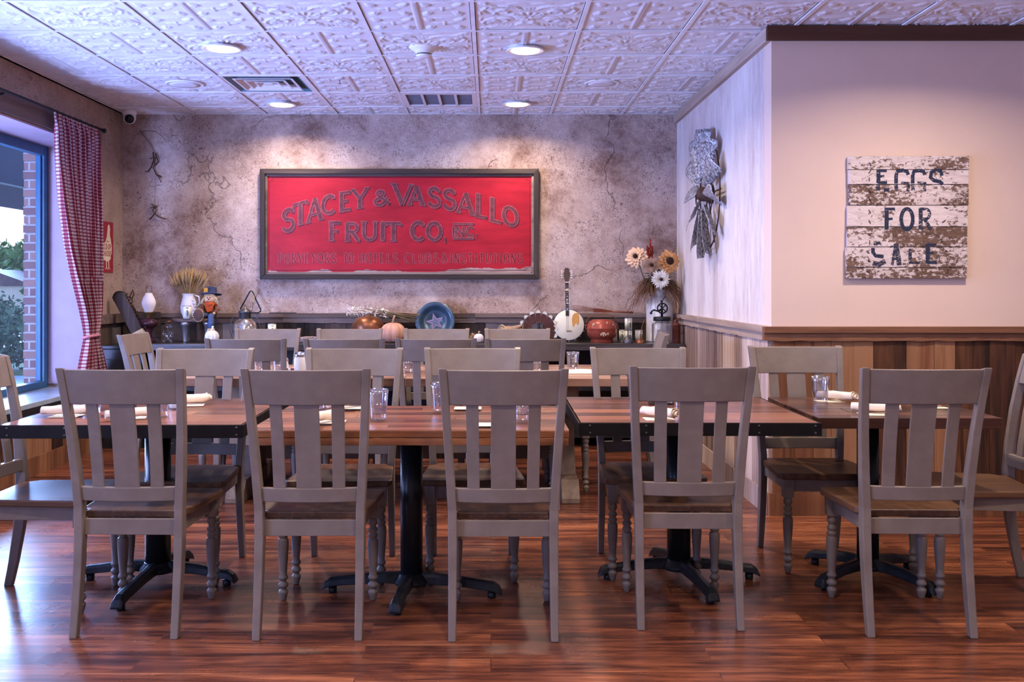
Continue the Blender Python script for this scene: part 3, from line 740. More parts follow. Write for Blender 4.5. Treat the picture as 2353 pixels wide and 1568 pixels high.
# ---------------------------------------------------------------- the big red sign on the back wall
D0=YB-.05
def sp2(x,y): return ((x-1128)*D0/F, EYE+(660-y)*D0/F)
M['sign_red']=None
def red_paint():
    m,nt,bs=base('weathered_red_sign'); v=coords(nt); n=noise(nt,coords(nt,(.25,1,1)),9,6,.7,.4)
    col=ramp(nt,n,[(.3,(.22,.005,.014)),(.55,(.33,.008,.021)),(.75,(.40,.016,.034))])
    # bare grey wood where the paint has flaked off along the bottom right edge
    sp=N(nt,'ShaderNodeSeparateXYZ'); nt.links.new(v,sp.inputs[0])
    edge=math_(nt,'ADD',sp.outputs['Z'],math_(nt,'MULTIPLY',noise(nt,coords(nt,(.6,1,1)),4.5,5,.6),-.16))
    edge=math_(nt,'SUBTRACT',edge,math_(nt,'MULTIPLY',math_(nt,'MAXIMUM',math_(nt,'SUBTRACT',sp.outputs['X'],.25),0),.055))
    k=ramp(nt,math_(nt,'ADD',edge,0),[(.0,g(1)),(.004,g(0))])
    nt.nodes.remove(k.node)
    k=math_(nt,'LESS_THAN',edge,-.487)
    bare=ramp(nt,noise(nt,coords(nt,(.12,1,1)),40,5,.7),[(.3,(.16,.09,.08)),(.7,(.42,.30,.28))])
    col=mix(nt,k,col,bare)
    nt.links.new(col,bs.inputs['Base Color']); bs.inputs['Roughness'].default_value=.42; bump(nt,bs,n,.1,.003); return m
M['sign_red']=red_paint()
M['frame_wood']=wood('dark_weathered_frame',[(.010,.008,.008),(.035,.024,.021),(.085,.062,.055)],axis=0,rough=.6,fine=22,bmp=.5,island=False)
M['frame_woodv']=wood('dark_weathered_frame_upright',[(.010,.008,.008),(.035,.024,.021),(.085,.062,.055)],axis=2,rough=.6,fine=22,bmp=.5,island=False)
M['ink_dark']=flat('dark_maroon_lettering',(.050,.009,.018),.5,0,.35,25)
M['ink_fill']=flat('mauve_letter_face',(.115,.028,.040),.5,0,.35,30)
M['ink_pink']=flat('worn_pink_outline',(.42,.12,.13),.5,0,.35,30)
M['ink_faint']=flat('faint_maroon_lettering',(.17,.010,.020),.5,0,.3,30)
sx0,sz1=sp2(597,388); sx1,sz0=sp2(1238,642); scx=(sx0+sx1)/2; scz=(sz0+sz1)/2
sg=thing('framed_sign','large red painted fruit company sign in a dark frame on the back wall','sign',(scx,YB,scz))
hw=(sx1-sx0)/2; hh=(sz1-sz0)/2
m=MB(); m.box(-hw+.03,hw-.03,-.022,-.004,-hh+.03,hh-.03); m.build('board',M['sign_red'],sg)
m=MB()
def mitre(m,hw,hh,a,y0,y1):
    for s in (1,-1):
        p=[(-hw,s*hh),(hw,s*hh),(hw-a,s*(hh-a)),(-hw+a,s*(hh-a))]
        m.loft([[(x,y0,z) for x,z in p],[(x,y1,z) for x,z in p]])
for s in (1,-1):
    p=[(-hw,s*hh),(hw,s*hh),(hw-.042,s*(hh-.042)),(-hw+.042,s*(hh-.042))]
    m1=MB(); m1.loft([[(x,-.055,z) for x,z in p],[(x,-.001,z) for x,z in p]]); m1.build('frame_rail',M['frame_wood'],sg,bevel=.003,fixn=True)
for s in (1,-1):
    m1=MB(); p=[(s*hw,hh),(s*hw,-hh),(s*(hw-.042),-hh+.042),(s*(hw-.042),hh-.042)]
    m1.loft([[(x,-.055,z) for x,z in p],[(x,-.001,z) for x,z in p]])
    m1.build('frame_stile',M['frame_woodv'],sg,bevel=.003,fixn=True)
m1=MB()
for s in (1,-1):
    m1.box(-hw+.043,hw-.043,-.036,-.0225,s*(hh-.052)-.010,s*(hh-.052)+.010)
    m1.box(s*(hw-.052)-.010,s*(hw-.052)+.010,-.036,-.0225,-hh+.063,hh-.063)
m1.build('inner_moulding',M['cap_back'],sg,bevel=.002)
fs_=lambda x,z,y:(x-scx,-.0225-y,z-scz)
def sgpx(x): return sp2(x,0)[0]
def sgz(y): return sp2(0,y)[1]
TOP=[('S',645,677,479,531,.28),('T',671,706,463,515,.30),('A',701,742,455,507,.26),('C',737,772,448,491,.20),('E',776,808,440,484,.16),('Y',806,846,433,477,.14),
('&',857,896,437,471,.05),('V',898,950,423,470,-.05),('A',935,977,427,470,-.06),('S',981,1014,430,475,-.12),('S',1016,1049,434,481,-.15),('A',1047,1092,443,490,-.2),('L',1090,1121,447,500,-.24),('L',1122,1156,457,511,-.28),('O',1154,1191,475,518,-.3)]
SEC=[('F',752,785,509,552,0),('R',789,826,511,553,0),('U',829,867,510,552,0),('I',872,885,510,552,0),('T',884,922,510,553,0),('C',942,978,509,552,0),('O',979,1015,510,552,0),('.',1014,1030,512,552,0)]
INC=[('I',1037,1047,521,542,0),('N',1046,1068,521,542,0),('C',1070,1090,521,542,0),('.',1090,1100,521,542,0)]
lay=[('letter_shadow',M['ink_dark'],.0006,.009,-.009,.003),('letter_outline',M['ink_pink'],.0011,0,0,.006),('letter_face',M['ink_fill'],.0016,0,0,0)]
WORDS=[TOP[:6],TOP[6:7],TOP[7:],SEC[:5],SEC[5:]]
for nm,mt,yy,dx,dz,gr in lay:
    for wd_ in WORDS:
        m=MB()
        for ch,x0,x1,y0,y1,sh in wd_: glyph(m,ch,sgpx(x0),sgpx(x1),sgz(y1),sgz(y0),.030,yy,fs_,sh*1.0,True,dx,dz,gr)
        m.build(nm,mt,sg)
    m=MB()
    for ch,x0,x1,y0,y1,sh in INC: glyph(m,ch,sgpx(x0),sgpx(x1),sgz(y1),sgz(y0),.016,yy,fs_,0,True,dx*.6,dz*.6,gr)
    for yb in (514,547.5): ribbon(m,[(sgpx(1040)+dx,sgz(yb)+dz),(sgpx(1089)+dx,sgz(yb)+dz)],.012+gr,yy,fs_)
    m.build(nm,mt,sg)
for nm,mt,yy,gr in (('small_lettering_outline',M['ink_pink'],.0006,.005),('small_lettering',M['ink_faint'],.0011,0)):
    for wd_,x0,x1 in (('PURVEYORS',637,772),('TO',788,811),('HOTELS',824,914),('CLUBS',929,1008),('&',1014,1029),('INSTITUTIONS',1033,1202)):
        m=MB(); word(m,wd_,sgpx(x0),sgpx(x1),sgz(605),sgz(582),.013,yy,fs_,gap=.24,grow=gr); m.build(nm,mt,sg)
m=MB()   # painted border line with notched corners
bx0,bx1,bz0,bz1=-hw+.075,hw-.075,-hh+.078,hh-.072; q=.03
pts=[(bx0+q,bz1),(bx1-q,bz1),(bx1-q,bz1-q*.6),(bx1,bz1-q*.6-.01),(bx1,bz0+q),(bx1-q,bz0+q*.6),(bx1-q,bz0),(bx0+q,bz0),(bx0+q,bz0+q*.6),(bx0,bz0+q),(bx0,bz1-q),(bx0+q,bz1-q*.6),(bx0+q,bz1)]
ribbon(m,pts,.004,.0006,lambda x,z,y:(x,-.0225-y,z)); m.build('border_line',M['ink_dark'],sg)
for s in (-1,1):
    for s2 in (-1,1):
        m=MB(); m.lathe([(.006,0),(.005,.003),(.002,.004)],8,T(s*(hw-.06),-.0365,s2*(hh-.06))@RX(PI/2)); m.build('nail',M['rivet'],sg)

# ---------------------------------------------------------------- EGGS FOR SALE plank sign on the pink wall
DE=YN-.03
ex=lambda x:(x-1128)*DE/F; ez=lambda y:EYE+(660-y)*DE/F
def chip_paint(bias=0):
    m,nt,bs=base('chipped_white_planks'); ge=N(nt,'ShaderNodeNewGeometry'); v=coords(nt,(.16,1,1)); r=ge.outputs['Random Per Island']
    cb=N(nt,'ShaderNodeCombineXYZ'); mu=math_(nt,'MULTIPLY',r,23.0)
    for i in range(3): nt.links.new(mu,cb.inputs[i])
    ad=N(nt,'ShaderNodeVectorMath',operation='ADD'); nt.links.new(v,ad.inputs[0]); nt.links.new(cb.outputs[0],ad.inputs[1])
    grain=noise(nt,ad.outputs[0],70,6,.7,.3); 
    v2=coords(nt,(.7,1,1)); ad2=N(nt,'ShaderNodeVectorMath',operation='ADD'); nt.links.new(v2,ad2.inputs[0]); nt.links.new(cb.outputs[0],ad2.inputs[1])
    chips=noise(nt,ad2.outputs[0],55,9,.75,.2); big=noise(nt,ad2.outputs[0],4.5,3,.5)
    f=math_(nt,'ADD',math_(nt,'ADD',math_(nt,'MULTIPLY',chips,.50),math_(nt,'MULTIPLY',grain,.22)),math_(nt,'MULTIPLY',big,.35))
    f=math_(nt,'ADD',f,math_(nt,'MULTIPLY',math_(nt,'SUBTRACT',r,.5),.12))
    f=math_(nt,'ADD',f,bias)
    k=ramp(nt,f,[(.555,g(0)),(.580,g(1))])
    wcol=ramp(nt,grain,[(.3,(.05,.026,.018)),(.7,(.20,.12,.085))]); pcol=ramp(nt,grain,[(.3,(.48,.38,.36)),(.6,(.68,.60,.58))])
    nt.links.new(mix(nt,k,pcol,wcol),bs.inputs['Base Color']); bs.inputs['Roughness'].default_value=.7; bump(nt,bs,math_(nt,'SUBTRACT',grain,math_(nt,'MULTIPLY',k,.5)),.5,.004); return m
CHIPS=[chip_paint(b) for b in (.02,-.02,.065,-.015,.055,.035,.045)]
def stencil(name,col,thr=.50):
    m,nt,bs=base(name); n=noise(nt,coords(nt,(.6,1,1)),110,6,.7,.2); k=ramp(nt,n,[(thr,g(1)),(thr+.05,g(0))])
    bs.inputs['Base Color'].default_value=(*col,1); bs.inputs['Roughness'].default_value=.7; nt.links.new(k,bs.inputs['Alpha']); return m
M['stencil']=stencil('worn_navy_stencil',(.018,.025,.055),.58); M['stencil_faint']=stencil('very_worn_navy_stencil',(.022,.028,.055),.53)
ecx=(ex(1948)+ex(2227))/2; ecz=(ez(358)+ez(641))/2
eg=thing('plank_sign','white chipped plank sign with EGGS FOR SALE in stencilled navy letters','sign',(ecx,YN-.002,ecz))
ys=[358,390,424,472,521.5,568,615,641]; lo=[(1949,2227),(1950,2226),(1951,2226),(1948,2224),(1947,2223),(1944,2223),(1944,2221)]
for a,b,(l,r),cm in zip(ys[:-1],ys[1:],lo,CHIPS):
    m=MB(); x0,x1=ex(l)-ecx,ex(r)-ecx; z1,z0=ez(a)-ecz-.0012,ez(b)-ecz+.0012; rr_=random.Random(int(a)); secs=[]
    for i in range(25):
        x=lerp(x0,x1,i/24); jz=rr_.uniform(0,.0018); secs.append([(x,-.028,z0+jz),(x,-.028,z1-jz*.6),(x,-.008,z1-jz*.6),(x,-.008,z0+jz)])
    m.loft(secs); m.build('plank',cm,eg,bevel=.0015,fixn=True)
m=MB(); 
for x in (-.25,.25): m.box(x-.03,x+.03,-.008,-.0005,-.33,.33)
m.build('batten',M['frame_woodv'],eg)
fe=lambda x,z,y:(x-ecx,-.0265-y,z-ecz)
def est(m,ch,x0,x1,y0,y1,w): glyph(m,ch,ex(x0),ex(x1),ez(y1),ez(y0),w,.0021,fe,0,False)
m=MB(); m2=MB()
W_=.021
est(m,'E',2011,2042,391,421,W_); ribbon(m2,[(ex(2018),ez(424)),(ex(2018),ez(438))],W_,.0021,fe); ribbon(m,[(ex(2031),ez(437)),(ex(2043),ez(437))],W_*.9,.0021,fe)
for gx in (2056,2094):
    ribbon(m,[(ex(x),ez(y)) for x,y in [(gx+31,402),(gx+28,394),(gx+18,392),(gx+6,394),(gx+3,404),(gx+3,422)]],W_,.0021,fe)
    ribbon(m2,[(ex(x),ez(y)) for x,y in [(gx+3,424),(gx+4,438)]],W_,.0021,fe); ribbon(m2,[(ex(gx+14),ez(421)),(ex(gx+32),ez(421)),(ex(gx+30),ez(440))],W_*.9,.0021,fe)
ribbon(m,[(ex(x),ez(y)) for x,y in [(2164,404),(2162,394),(2150,391),(2140,396),(2138,408),(2146,415),(2160,418),(2166,424)]],W_,.0021,fe)
m.build('lettering',M['stencil'],eg); m2.build('worn_lettering',M['stencil_faint'],eg); m=MB(); m2=MB()
est(m,'F',2030,2060,478,528,W_); est(m,'O',2068,2100,478,530,W_); est(m2,'R',2108,2142,478,528,W_)
m.build('lettering',M['stencil'],eg); m2.build('worn_lettering',M['stencil_faint'],eg); m=MB(); m2=MB()
ribbon(m,[(ex(x),ez(y)) for x,y in [(2006,570),(2006,580),(2012,588),(2030,590)]],W_,.0021,fe)
ribbon(m2,[(ex(x),ez(y)) for x,y in [(2006,604),(2020,608),(2034,600)]],W_*1.3,.0021,fe)
ribbon(m2,[(ex(x),ez(y)) for x,y in [(2008,562),(2020,558),(2026,562)]],W_*.7,.0021,fe)
est(m2,'A',2047,2070,560,610,W_*1.1); est(m2,'L',2082,2118,572,606,W_*.8); m.build('lettering',M['stencil'],eg); m=MB(); est(m,'E',2124,2156,560,606,W_)
m.build('lettering',M['stencil'],eg); m2.build('worn_lettering',M['stencil_faint'],eg)
rr_=random.Random(3)
for (x,y,a) in [(2000,378,70),(1998,395,-50),(1997,412,90),(1998,440,60),(1998,457,60),(1998,486,60),(1998,510,65),(1998,540,50),(1998,557,90),(1994,580,40),(1996,598,80),(1994,625,25),(2176,398,10),(2174,478,20),(2168,509,-35),(2163,553,90),(2175,577,35),(2158,596,90),(2177,623,90),(2158,618,80)]:
    m=MB(); L=.022; c=math.cos(math.radians(-a)); s=math.sin(math.radians(-a)); X=ex(x)-ecx; Z=ez(y)-ecz
    m.tube([(X-L/2*c,-.0295,Z-L/2*s),(X,-.032,Z),(X+L/2*c,-.0295,Z+L/2*s)],.0022,5); m.build('bent_nail',M['rust'] if 'rust' in M else M['rivet'],eg)

# ---------------------------------------------------------------- galvanised windmill wheel on the side wall
def galv(name,dark=(.12,.11,.12),lightc=(.62,.64,.68),scale=14,metal=.6,rough=.42):
    m,nt,bs=base(name); n=noise(nt,coords(nt),scale,8,.75,.1); nt.links.new(ramp(nt,n,[(.42,dark),(.52,tuple((a+b)/2 for a,b in zip(dark,lightc))),(.62,lightc)]),bs.inputs['Base Color'])
    bs.inputs['Metallic'].default_value=metal; bs.inputs['Roughness'].default_value=rough; return m
M['galv']=galv('mottled_galvanised_metal',(.07,.06,.06),(.72,.73,.75),60,.25,.45); M['galv_pale']=galv('pale_galvanised_metal',(.46,.45,.44),(.74,.74,.76),7,.25,.4)
M['rust']=flat('rusty_iron',(.075,.040,.028),.65,.3,.4,30,.3)
MWL=Matrix(((0,0,-1,0),(1,0,0,0),(0,1,0,0),(0,0,0,1)))   # local x->+Y, y->Z, z->-X
wh=thing('windmill_wheel','mottled grey metal windmill wheel hanging on the pale side wall','wall decoration',(XR-.004,7.22,1.97))
R0,R1=.13,.465
for k in range(12):
    a=2*PI*k/12+.1; m=MB()
    def f(u,v,a=a):
        r=lerp(R0,R1,v); wd=lerp(.055,.20,v)*(1-.25*max(0,(v-.85)/.15)); s=(u-.5)*wd; tw=math.radians(lerp(42,30,v))
        t=s*math.cos(tw); h=.075-s*math.sin(tw)+.018*math.cos(PI*(u-.5))*1
        return (r*math.cos(a)-t*math.sin(a), r*math.sin(a)+t*math.cos(a), h)
    m.grid(f,8,8,MWL); o=m.build('blade',M['galv'],wh); md=o.modifiers.new('thick','SOLIDIFY'); md.thickness=.0025
for r,h in ((.20,.045),(.40,.035)):
    m=MB(); m.tube([(r*math.cos(2*PI*i/40),r*math.sin(2*PI*i/40),h) for i in range(40)],.005,6,MWL,closed=True); m.build('ring',M['rust'],wh)
m=MB(); m.lathe([(.001,.11),(.03,.108),(.05,.09),(.055,.03),(.07,.02),(.07,.005)],20,MWL); m.build('hub',M['rust'],wh)
for k in range(6):
    a=2*PI*k/6; m=MB(); m.tube([(.05*math.cos(a),.05*math.sin(a),.03),(.41*math.cos(a),.41*math.sin(a),.03)],.005,6,MWL); m.build('spoke',M['rust'],wh)

# ---------------------------------------------------------------- left wall: gingham curtain, rod, tin poster
def gingham():
    m,nt,bs=base('red_gingham'); uv=N(nt,'ShaderNodeTexCoord').outputs['UV']; sp=N(nt,'ShaderNodeSeparateXYZ'); nt.links.new(uv,sp.inputs[0])
    a=math_(nt,'GREATER_THAN',math_(nt,'FRACT',sp.outputs['X']),.5); b=math_(nt,'GREATER_THAN',math_(nt,'FRACT',sp.outputs['Y']),.5)
    f=math_(nt,'MULTIPLY',math_(nt,'ADD',a,b),.5)
    nt.links.new(ramp(nt,f,[(0,(.62,.55,.57)),(.5,(.36,.12,.15)),(1,(.20,.018,.035))]),bs.inputs['Base Color']); bs.inputs['Roughness'].default_value=.85
    bs.inputs['Subsurface Weight'].default_value=0
    # thin cloth lets some window light through
    tl=N(nt,'ShaderNodeBsdfTranslucent'); ms=N(nt,'ShaderNodeMixShader'); ms.inputs[0].default_value=.3; o=nt.nodes['Material Output']
    nt.links.new(bs.inputs['Base Color'].links[0].from_socket,tl.inputs[0]); nt.links.new(bs.outputs[0],ms.inputs[1]); nt.links.new(tl.outputs[0],ms.inputs[2]); nt.links.new(ms.outputs[0],o.inputs[0]); return m
M['gingham']=gingham()
cu=thing('curtain','red and white gingham curtain tied back beside the window','curtain',(-3.08,7.5,0))
TAB=[(2.56,7.05,7.87,.020),(2.50,7.05,7.88,.022),(2.2,7.08,7.88,.028),(1.9,7.15,7.90,.032),(1.6,7.26,7.90,.034),(1.35,7.40,7.89,.034),(1.15,7.53,7.87,.034),(1.02,7.60,7.84,.032),(.935,7.625,7.80,.026),(.90,7.625,7.80,.028),(.78,7.57,7.88,.036),(.62,7.50,7.97,.040),(.54,7.48,8.00,.042)]
TB=[( -z,a,b,c) for z,a,b,c in TAB]
nu,nv=180,90; mb=MB()
def cf(u,v):
    z=lerp(2.56,.54,v); a,b,amp=interp(TB,-z)
    ph=2*PI*9*u+1.5*math.sin(4*u+v*1.5); top=2*PI*22*u
    k=min(1,max(0,(2.56-z)/.12))
    off=amp*(math.sin(ph)*k+.35*math.sin(top)*(1-k*.7))+.010*math.sin(3.1*ph)*k
    y=lerp(a,b,u)+.3*amp*math.cos(ph)*k
    return (off*1.0, y-7.5, z)
mb.grid(cf,nu,nv); 
o=mb.build('curtain_cloth',M['gingham'],cu); me=o.data; uvl=me.uv_layers.new(name='uv')
for p in me.polygons:
    for li in p.loop_indices:
        vi=me.loops[li].vertex_index; i=vi%(nu+1); j=vi//(nu+1); uvl.data[li].uv=(i/nu*52,j/nv*2.02/.026)
m=MB(); m.tube([(.045*math.cos(a),7.7125-7.5+.11*math.sin(a),.918+.01*math.cos(a)) for a in [2*PI*i/24 for i in range(24)]],.012,8,closed=True); m.build('tie_band',flat('faded_red_tie',(.50,.20,.23),.85),cu)
rd=thing('curtain_rod','dark metal curtain rod with bracket over the window','curtain rod',(-3.08,5.0,2.545))
m=MB(); m.tube([(0,-2.2,0),(0,2.95,0)],.011,10); m.build('rod',M['black_smooth'],rd)
for y in (1.35,-1.2):
    m=MB(); m.tube([(-.07,y,-.01),(-.03,y,-.02),(-.008,y,-.014)],.007,8); m.lathe([(.03,0),(.028,.006),(.012,.01)],14,T(-.072,y,-.01)@RY(PI/2)); m.build('bracket',M['black_smooth'],rd)
m=MB(); m.ball((0,2.97,0),.02,12,8); m.build('finial',M['black_smooth'],rd)
# poster
M['poster_red']=flat('deep_red_enamel',(.30,.018,.035),.4,0,.1,10); M['cream']=flat('cream_enamel',(.66,.56,.40),.45,0,.08,10)
po=thing('tin_poster','small deep red tin poster of a cream hen on the left wall','poster',(XL+.002,8.21,1.63))
MP=Matrix(((0,0,1,0),(-1,0,0,0),(0,1,0,0),(0,0,0,1)));MP=Matrix(((0,0,1,0),(1,0,0,0),(0,1,0,0),(0,0,0,1)))
m=MB(); m.box(-.175,.175,-.21,.21,0,.004,MP); m.build('tin_sheet',M['poster_red'],po,bevel=.001)
hen=[(.05,.17),(.075,.19),(.095,.18),(.10,.155),(.115,.148),(.10,.14),(.10,.10),(.12,.06),(.14,.01),(.14,-.05),(.11,-.10),(.05,-.12),(-.02,-.11),(-.08,-.08),(-.12,-.03),(-.15,.02),(-.12,.04),(-.06,.02),(.0,.04),(.03,.08),(.045,.13)]
m=MB(); m.prism(hen[::-1],.001,MP@T(0,0,.0045)); m.build('hen',M['cream'],po,fixn=True)
for x in (.02,.07):
    m=MB(); m.tube([(x,-.11,.0055),(x+.005,-.17,.0055),(x-.02,-.185,.0055)],.004,4,MP); m.tube([(x+.005,-.17,.0055),(x+.035,-.185,.0055)],.004,4,MP); m.build('hen_leg',M['cream'],po)
m=MB(); fp=lambda x,z,y:tuple(MP@Vector((x,z,.006+y)))
word(m,'CO-OP',-.03,.125,-.02,.025,.008,0,fp); word(m,'CHICKS',-.06,.13,-.075,-.032,.008,0,fp); word(m,'FROM',.02,.085,.04,.052,.003,0,fp)
m.build('lettering',M['poster_red'],po)
# security camera in the corner
M['white_plastic']=flat('white_plastic',(.75,.74,.76),.35,0,.02)
M['lens']=flat('dark_lens',(.01,.01,.012),.1)
sc_=thing('security_camera','white dome camera in the ceiling corner over the window wall','security camera',(-3.04,8.42,CEIL-.001))
m=MB(); m.lathe([(.058,-.0),(.058,-.03),(.05,-.045)],24); m.build('mount',M['white_plastic'],sc_)
m=MB(); m.ball((0,0,-.065),.052,20,12); m.build('camera_ball',M['white_plastic'],sc_)
m=MB(); m.lathe([(.001,.056),(.030,.054),(.038,.046),(.038,.03)],20,T(0,0,-.065)@RX(math.radians(112))@RY(math.radians(18))); m.build('lens',M['lens'],sc_)
# twig crosses with wire on the back wall
M['twig']=flat('dark_twig',(.045,.025,.018),.8,0,.3,40,.4)
tw=thing('twig_garland','thin dark twig figures strung on wire down the back wall','wall decoration',(-2.9,YB-.012,2.1))
def wpt(x,y,d=0): 
    X,Z=(x-1128)*8.6/F,EYE+(660-y)*8.6/F; return (X+2.9,-d,Z-2.1)
for pts,r in (([(358,352),(364,372),(352,386),(360,402),(372,408)],.0045),([(352,350),(354,368),(348,384),(340,395),(334,394)],.0045),([(345,365),(357,362),(356,380)],.004),([(322,300),(345,330),(356,352)],.002),
  ([(350,470),(360,482),(356,492),(368,500),(380,504)],.0045),([(360,472),(351,484),(355,492),(344,505)],.0045),([(347,478),(362,476)],.004),([(358,384),(357,430),(356,474)],.0012),([(360,402),(366,408),(371,420)],.0035)):
    m=MB(); m.tube([wpt(x,y,.004) for x,y in pts],r,6); m.build('twig' if r>.003 else 'wire',M['twig'],tw)
# iron tongs hanging in the corner
tg=thing('iron_tongs','old iron tongs hanging in the corner by the window wall','tongs',(XL+.09,8.57,1.2))
for pts in ([(289,670),(284,682),(290,690),(288,700),(283,712),(278,722)],[(280,682),(288,688),(294,676),(290,666)],[(287,698),(294,708),(300,720)]):
    m=MB(); m.tube([((x-287)*.0037,-.0,EYE+(660-y)*.0037-1.2) for x,y in pts],.005,6); m.build('tong_arm',M['rust'],tg)

# ---------------------------------------------------------------- ceiling fittings
df=thing('air_diffuser','square stepped white air diffuser in the ceiling over the left tables','air diffuser',(-.10+.6117*-2.5,5.82+TS*2.5,CEIL))
M['teal_duct']=flat('blue_grey_duct',(.10,.22,.27),.5); M['vent_white']=flat('white_vent_metal',(.72,.70,.72),.4,0,.02)
def sqring(m,a,b,z0,z1,th=.003):      # a outer half, b inner half; sloped square band
    s0=[(-a,-a,z0),(a,-a,z0),(a,a,z0),(-a,a,z0)]; s1=[(-b,-b,z1),(b,-b,z1),(b,b,z1),(-b,b,z1)]
    m.loft([s0,s1,[(x,y,z+th) for x,y,z in s1],[(x,y,z+th) for x,y,z in s0],s0],cap=False)
m=MB(); sqring(m,.293,.272,-.001,-.001); m.build('outer_flange',M['vent_white'],df,fixn=True)
m=MB(); sqring(m,.272,.20,-.001,.045); m.box(-.27,.27,-.27,.27,.0455,.049); m.build('back_box',M['teal_duct'],df,fixn=True)
for a in (.215,.150,.088):
    m=MB(); sqring(m,a,a-.012,-.006,-.006); sqring(m,a-.012,a-.055,-.006,.030); m.build('louver_cone',M['vent_white'],df,fixn=True)
m=MB(); m.box(-.032,.032,-.032,.032,-.005,.0); m.build('centre_plate',M['vent_white'],df)
rg=thing('return_grille','white return air grille with four grey panels near the back wall','air grille',(-.10-.6117*.5,5.82+TS*3.5,CEIL))
m=MB(); 
for s in (-1,1): m.box(-.29,.29,s*.28-.012-(0 if s<0 else 0),s*.28+.012,-.004,.01); m.box(s*.275-.018,s*.275+.018,-.268,.268,-.004,.01)
m.box(-.257,.257,-.268,-.235,-.004,.01); m.box(-.257,.257,.235,.268,-.004,.01); m.build('grille_frame',M['vent_white'],rg)
for x in (-.13,0,.13): 
    m=MB(); m.box(x-.010,x+.010,-.235,.235,-.004,.008); m.build('divider',M['vent_white'],rg)
M['grille_grey']=flat('grey_grille_mesh',(.17,.17,.21),.6)
m=MB(); m.box(-.257,.257,-.235,.235,.012,.016); 
m.build('mesh_backing',M['grille_grey'],rg)
for q in range(4):
    m=MB(); x0=-.257+q*.13+.012
    for k in range(14): m.box(x0,x0+.105,-.228+k*.034,-.228+k*.034+.012,.004,.0115)
    m.build('louvres',M['grille_grey'],rg)
sm=thing('smoke_detector','white cone-shaped smoke detector between two ceiling lamps','smoke detector',(-.415,6.2,CEIL))
m=MB(); m.lathe([(.095,.002),(.094,-.006),(.075,-.020),(.055,-.034),(.050,-.046),(.047,-.046)],28); m.build('housing',M['white_plastic'],sm)
m=MB(); m.lathe([(.046,-.040),(.046,-.052)],24); m.build('sensor_slot',M['lens'],sm)
m=MB(); m.lathe([(.049,-.052),(.048,-.060),(.03,-.066),(.001,-.067)],24); m.build('sensor_cap',M['white_plastic'],sm)
M['speaker_white']=flat('white_speaker_mesh',(.70,.69,.74),.5,0,.02)
def speaker(x,y,lab,r=.13):
    t=thing('ceiling_speaker',lab,'speaker',(x,y,CEIL),0)
    m=MB(); m.lathe([(r,.001),(r,-.006),(r-.01,-.011),(r-.014,-.009)],36); m.build('rim',M['white_plastic'],t)
    m=MB(); m.lathe([(r-.013,-.008),(r*.5,-.012),(.001,-.013)],36); m.build('mesh_cover',M['speaker_white'],t)
speaker(.812,7.30,'flat round white speaker in the ceiling towards the side wall'); speaker(-2.24,7.33,'flat round white speaker in the ceiling beside the square diffuser',.14)
spk=thing('sprinkler_head','tiny sprinkler head in the ceiling between diffuser and return grille','sprinkler',(-1.08,7.14,CEIL))
m=MB(); m.lathe([(.034,.001),(.032,-.004),(.015,-.006)],16); m.build('escutcheon',M['white_plastic'],spk)
M['chrome']=flat('chrome',(.6,.6,.62),.15,1,.02)
m=MB(); m.lathe([(.007,-.006),(.007,-.018)],8); m.tube([(-.010,0,-.018),(-.009,0,-.034),(.009,0,-.034),(.010,0,-.018)],.002,6); m.lathe([(.014,-.036),(.014,-.038)],14); m.build('frame_arms',M['chrome'],spk)
M['red_bulb']=flat('red_glass_bulb',(.4,.02,.02),.1)
m=MB(); m.lathe([(.001,-.033),(.003,-.03),(.003,-.02),(.001,-.018)],8); m.build('bulb',M['red_bulb'],spk)
# ================================================================ the back counter
CT=.842; CF=8.07
def P3(x,y,D): return ((x-1128)*D/F, D, EYE+(660-y)*D/F)
M['counter_black']=flat('worn_black_paint',(.018,.017,.020),.38,0,.5,9,.15)
M['counter_top']=wood('worn_dark_counter_top',[(.012,.010,.010),(.045,.037,.036),(.20,.18,.185)],axis=0,rough=.3,fine=14,bmp=.2,islandvar=.3)
ct=thing('back_counter','long worn black wooden counter with open shelves along the back wall','counter',(-.62,8.32,0))
X0,X1=-2.78+.62,1.565+.62
m=MB(); m.box(X0,X1,CF-8.32,.245,CT-.055,CT); m.build('top',M['counter_top'],ct,bevel=.004)
for x in (X0+.02,-.75,.75,X1-.04): 
    m=MB(); m.box(x,x+.03,CF-8.32+.02,.23,0.0,CT-.0555); m.build('upright_panel',M['counter_black'],ct)
for z in (.08,.46):
    for a,b in ((X0+.051,-.751),(-.719,.749),(.781,X1-.041)):
        m=MB(); m.box(a,b,CF-8.32+.03,.225,z,z+.03); m.build('shelf',M['counter_black'],ct)
m=MB(); m.box(X0+.02,X1-.01,.231,.244,0,CT-.056); m.build('back_panel',M['counter_black'],ct)
m=MB(); m.box(X0+.051,-.751,CF-8.32+.035,CF-8.32+.045,0,.08); m.build('kick_board',M['counter_black'],ct)
M['drab_blue']=flat('slate_blue_paint',(.06,.08,.13),.5)
cb=thing('black_cabinet','old black cabinet in the corner behind the gingham curtain','cabinet',(-2.965,8.32,0))
m=MB(); m.box(-.160,.155,-.27,.245,.0,.80); m.build('body',M['counter_black'],cb,bevel=.004)
m=MB(); m.box(-.168,.165,-.285,.245,.8005,.83); m.build('top',M['counter_black'],cb,bevel=.005)
m=MB(); m.box(-.14,.135,-.286,-.271,.12,.72); m.build('door',M['counter_black'],cb,bevel=.003); d_=cb.children[-1]
m=MB(); m.ball((.10,-.296,.45),.012,10,6); m.build('knob',M['rust'],d_)

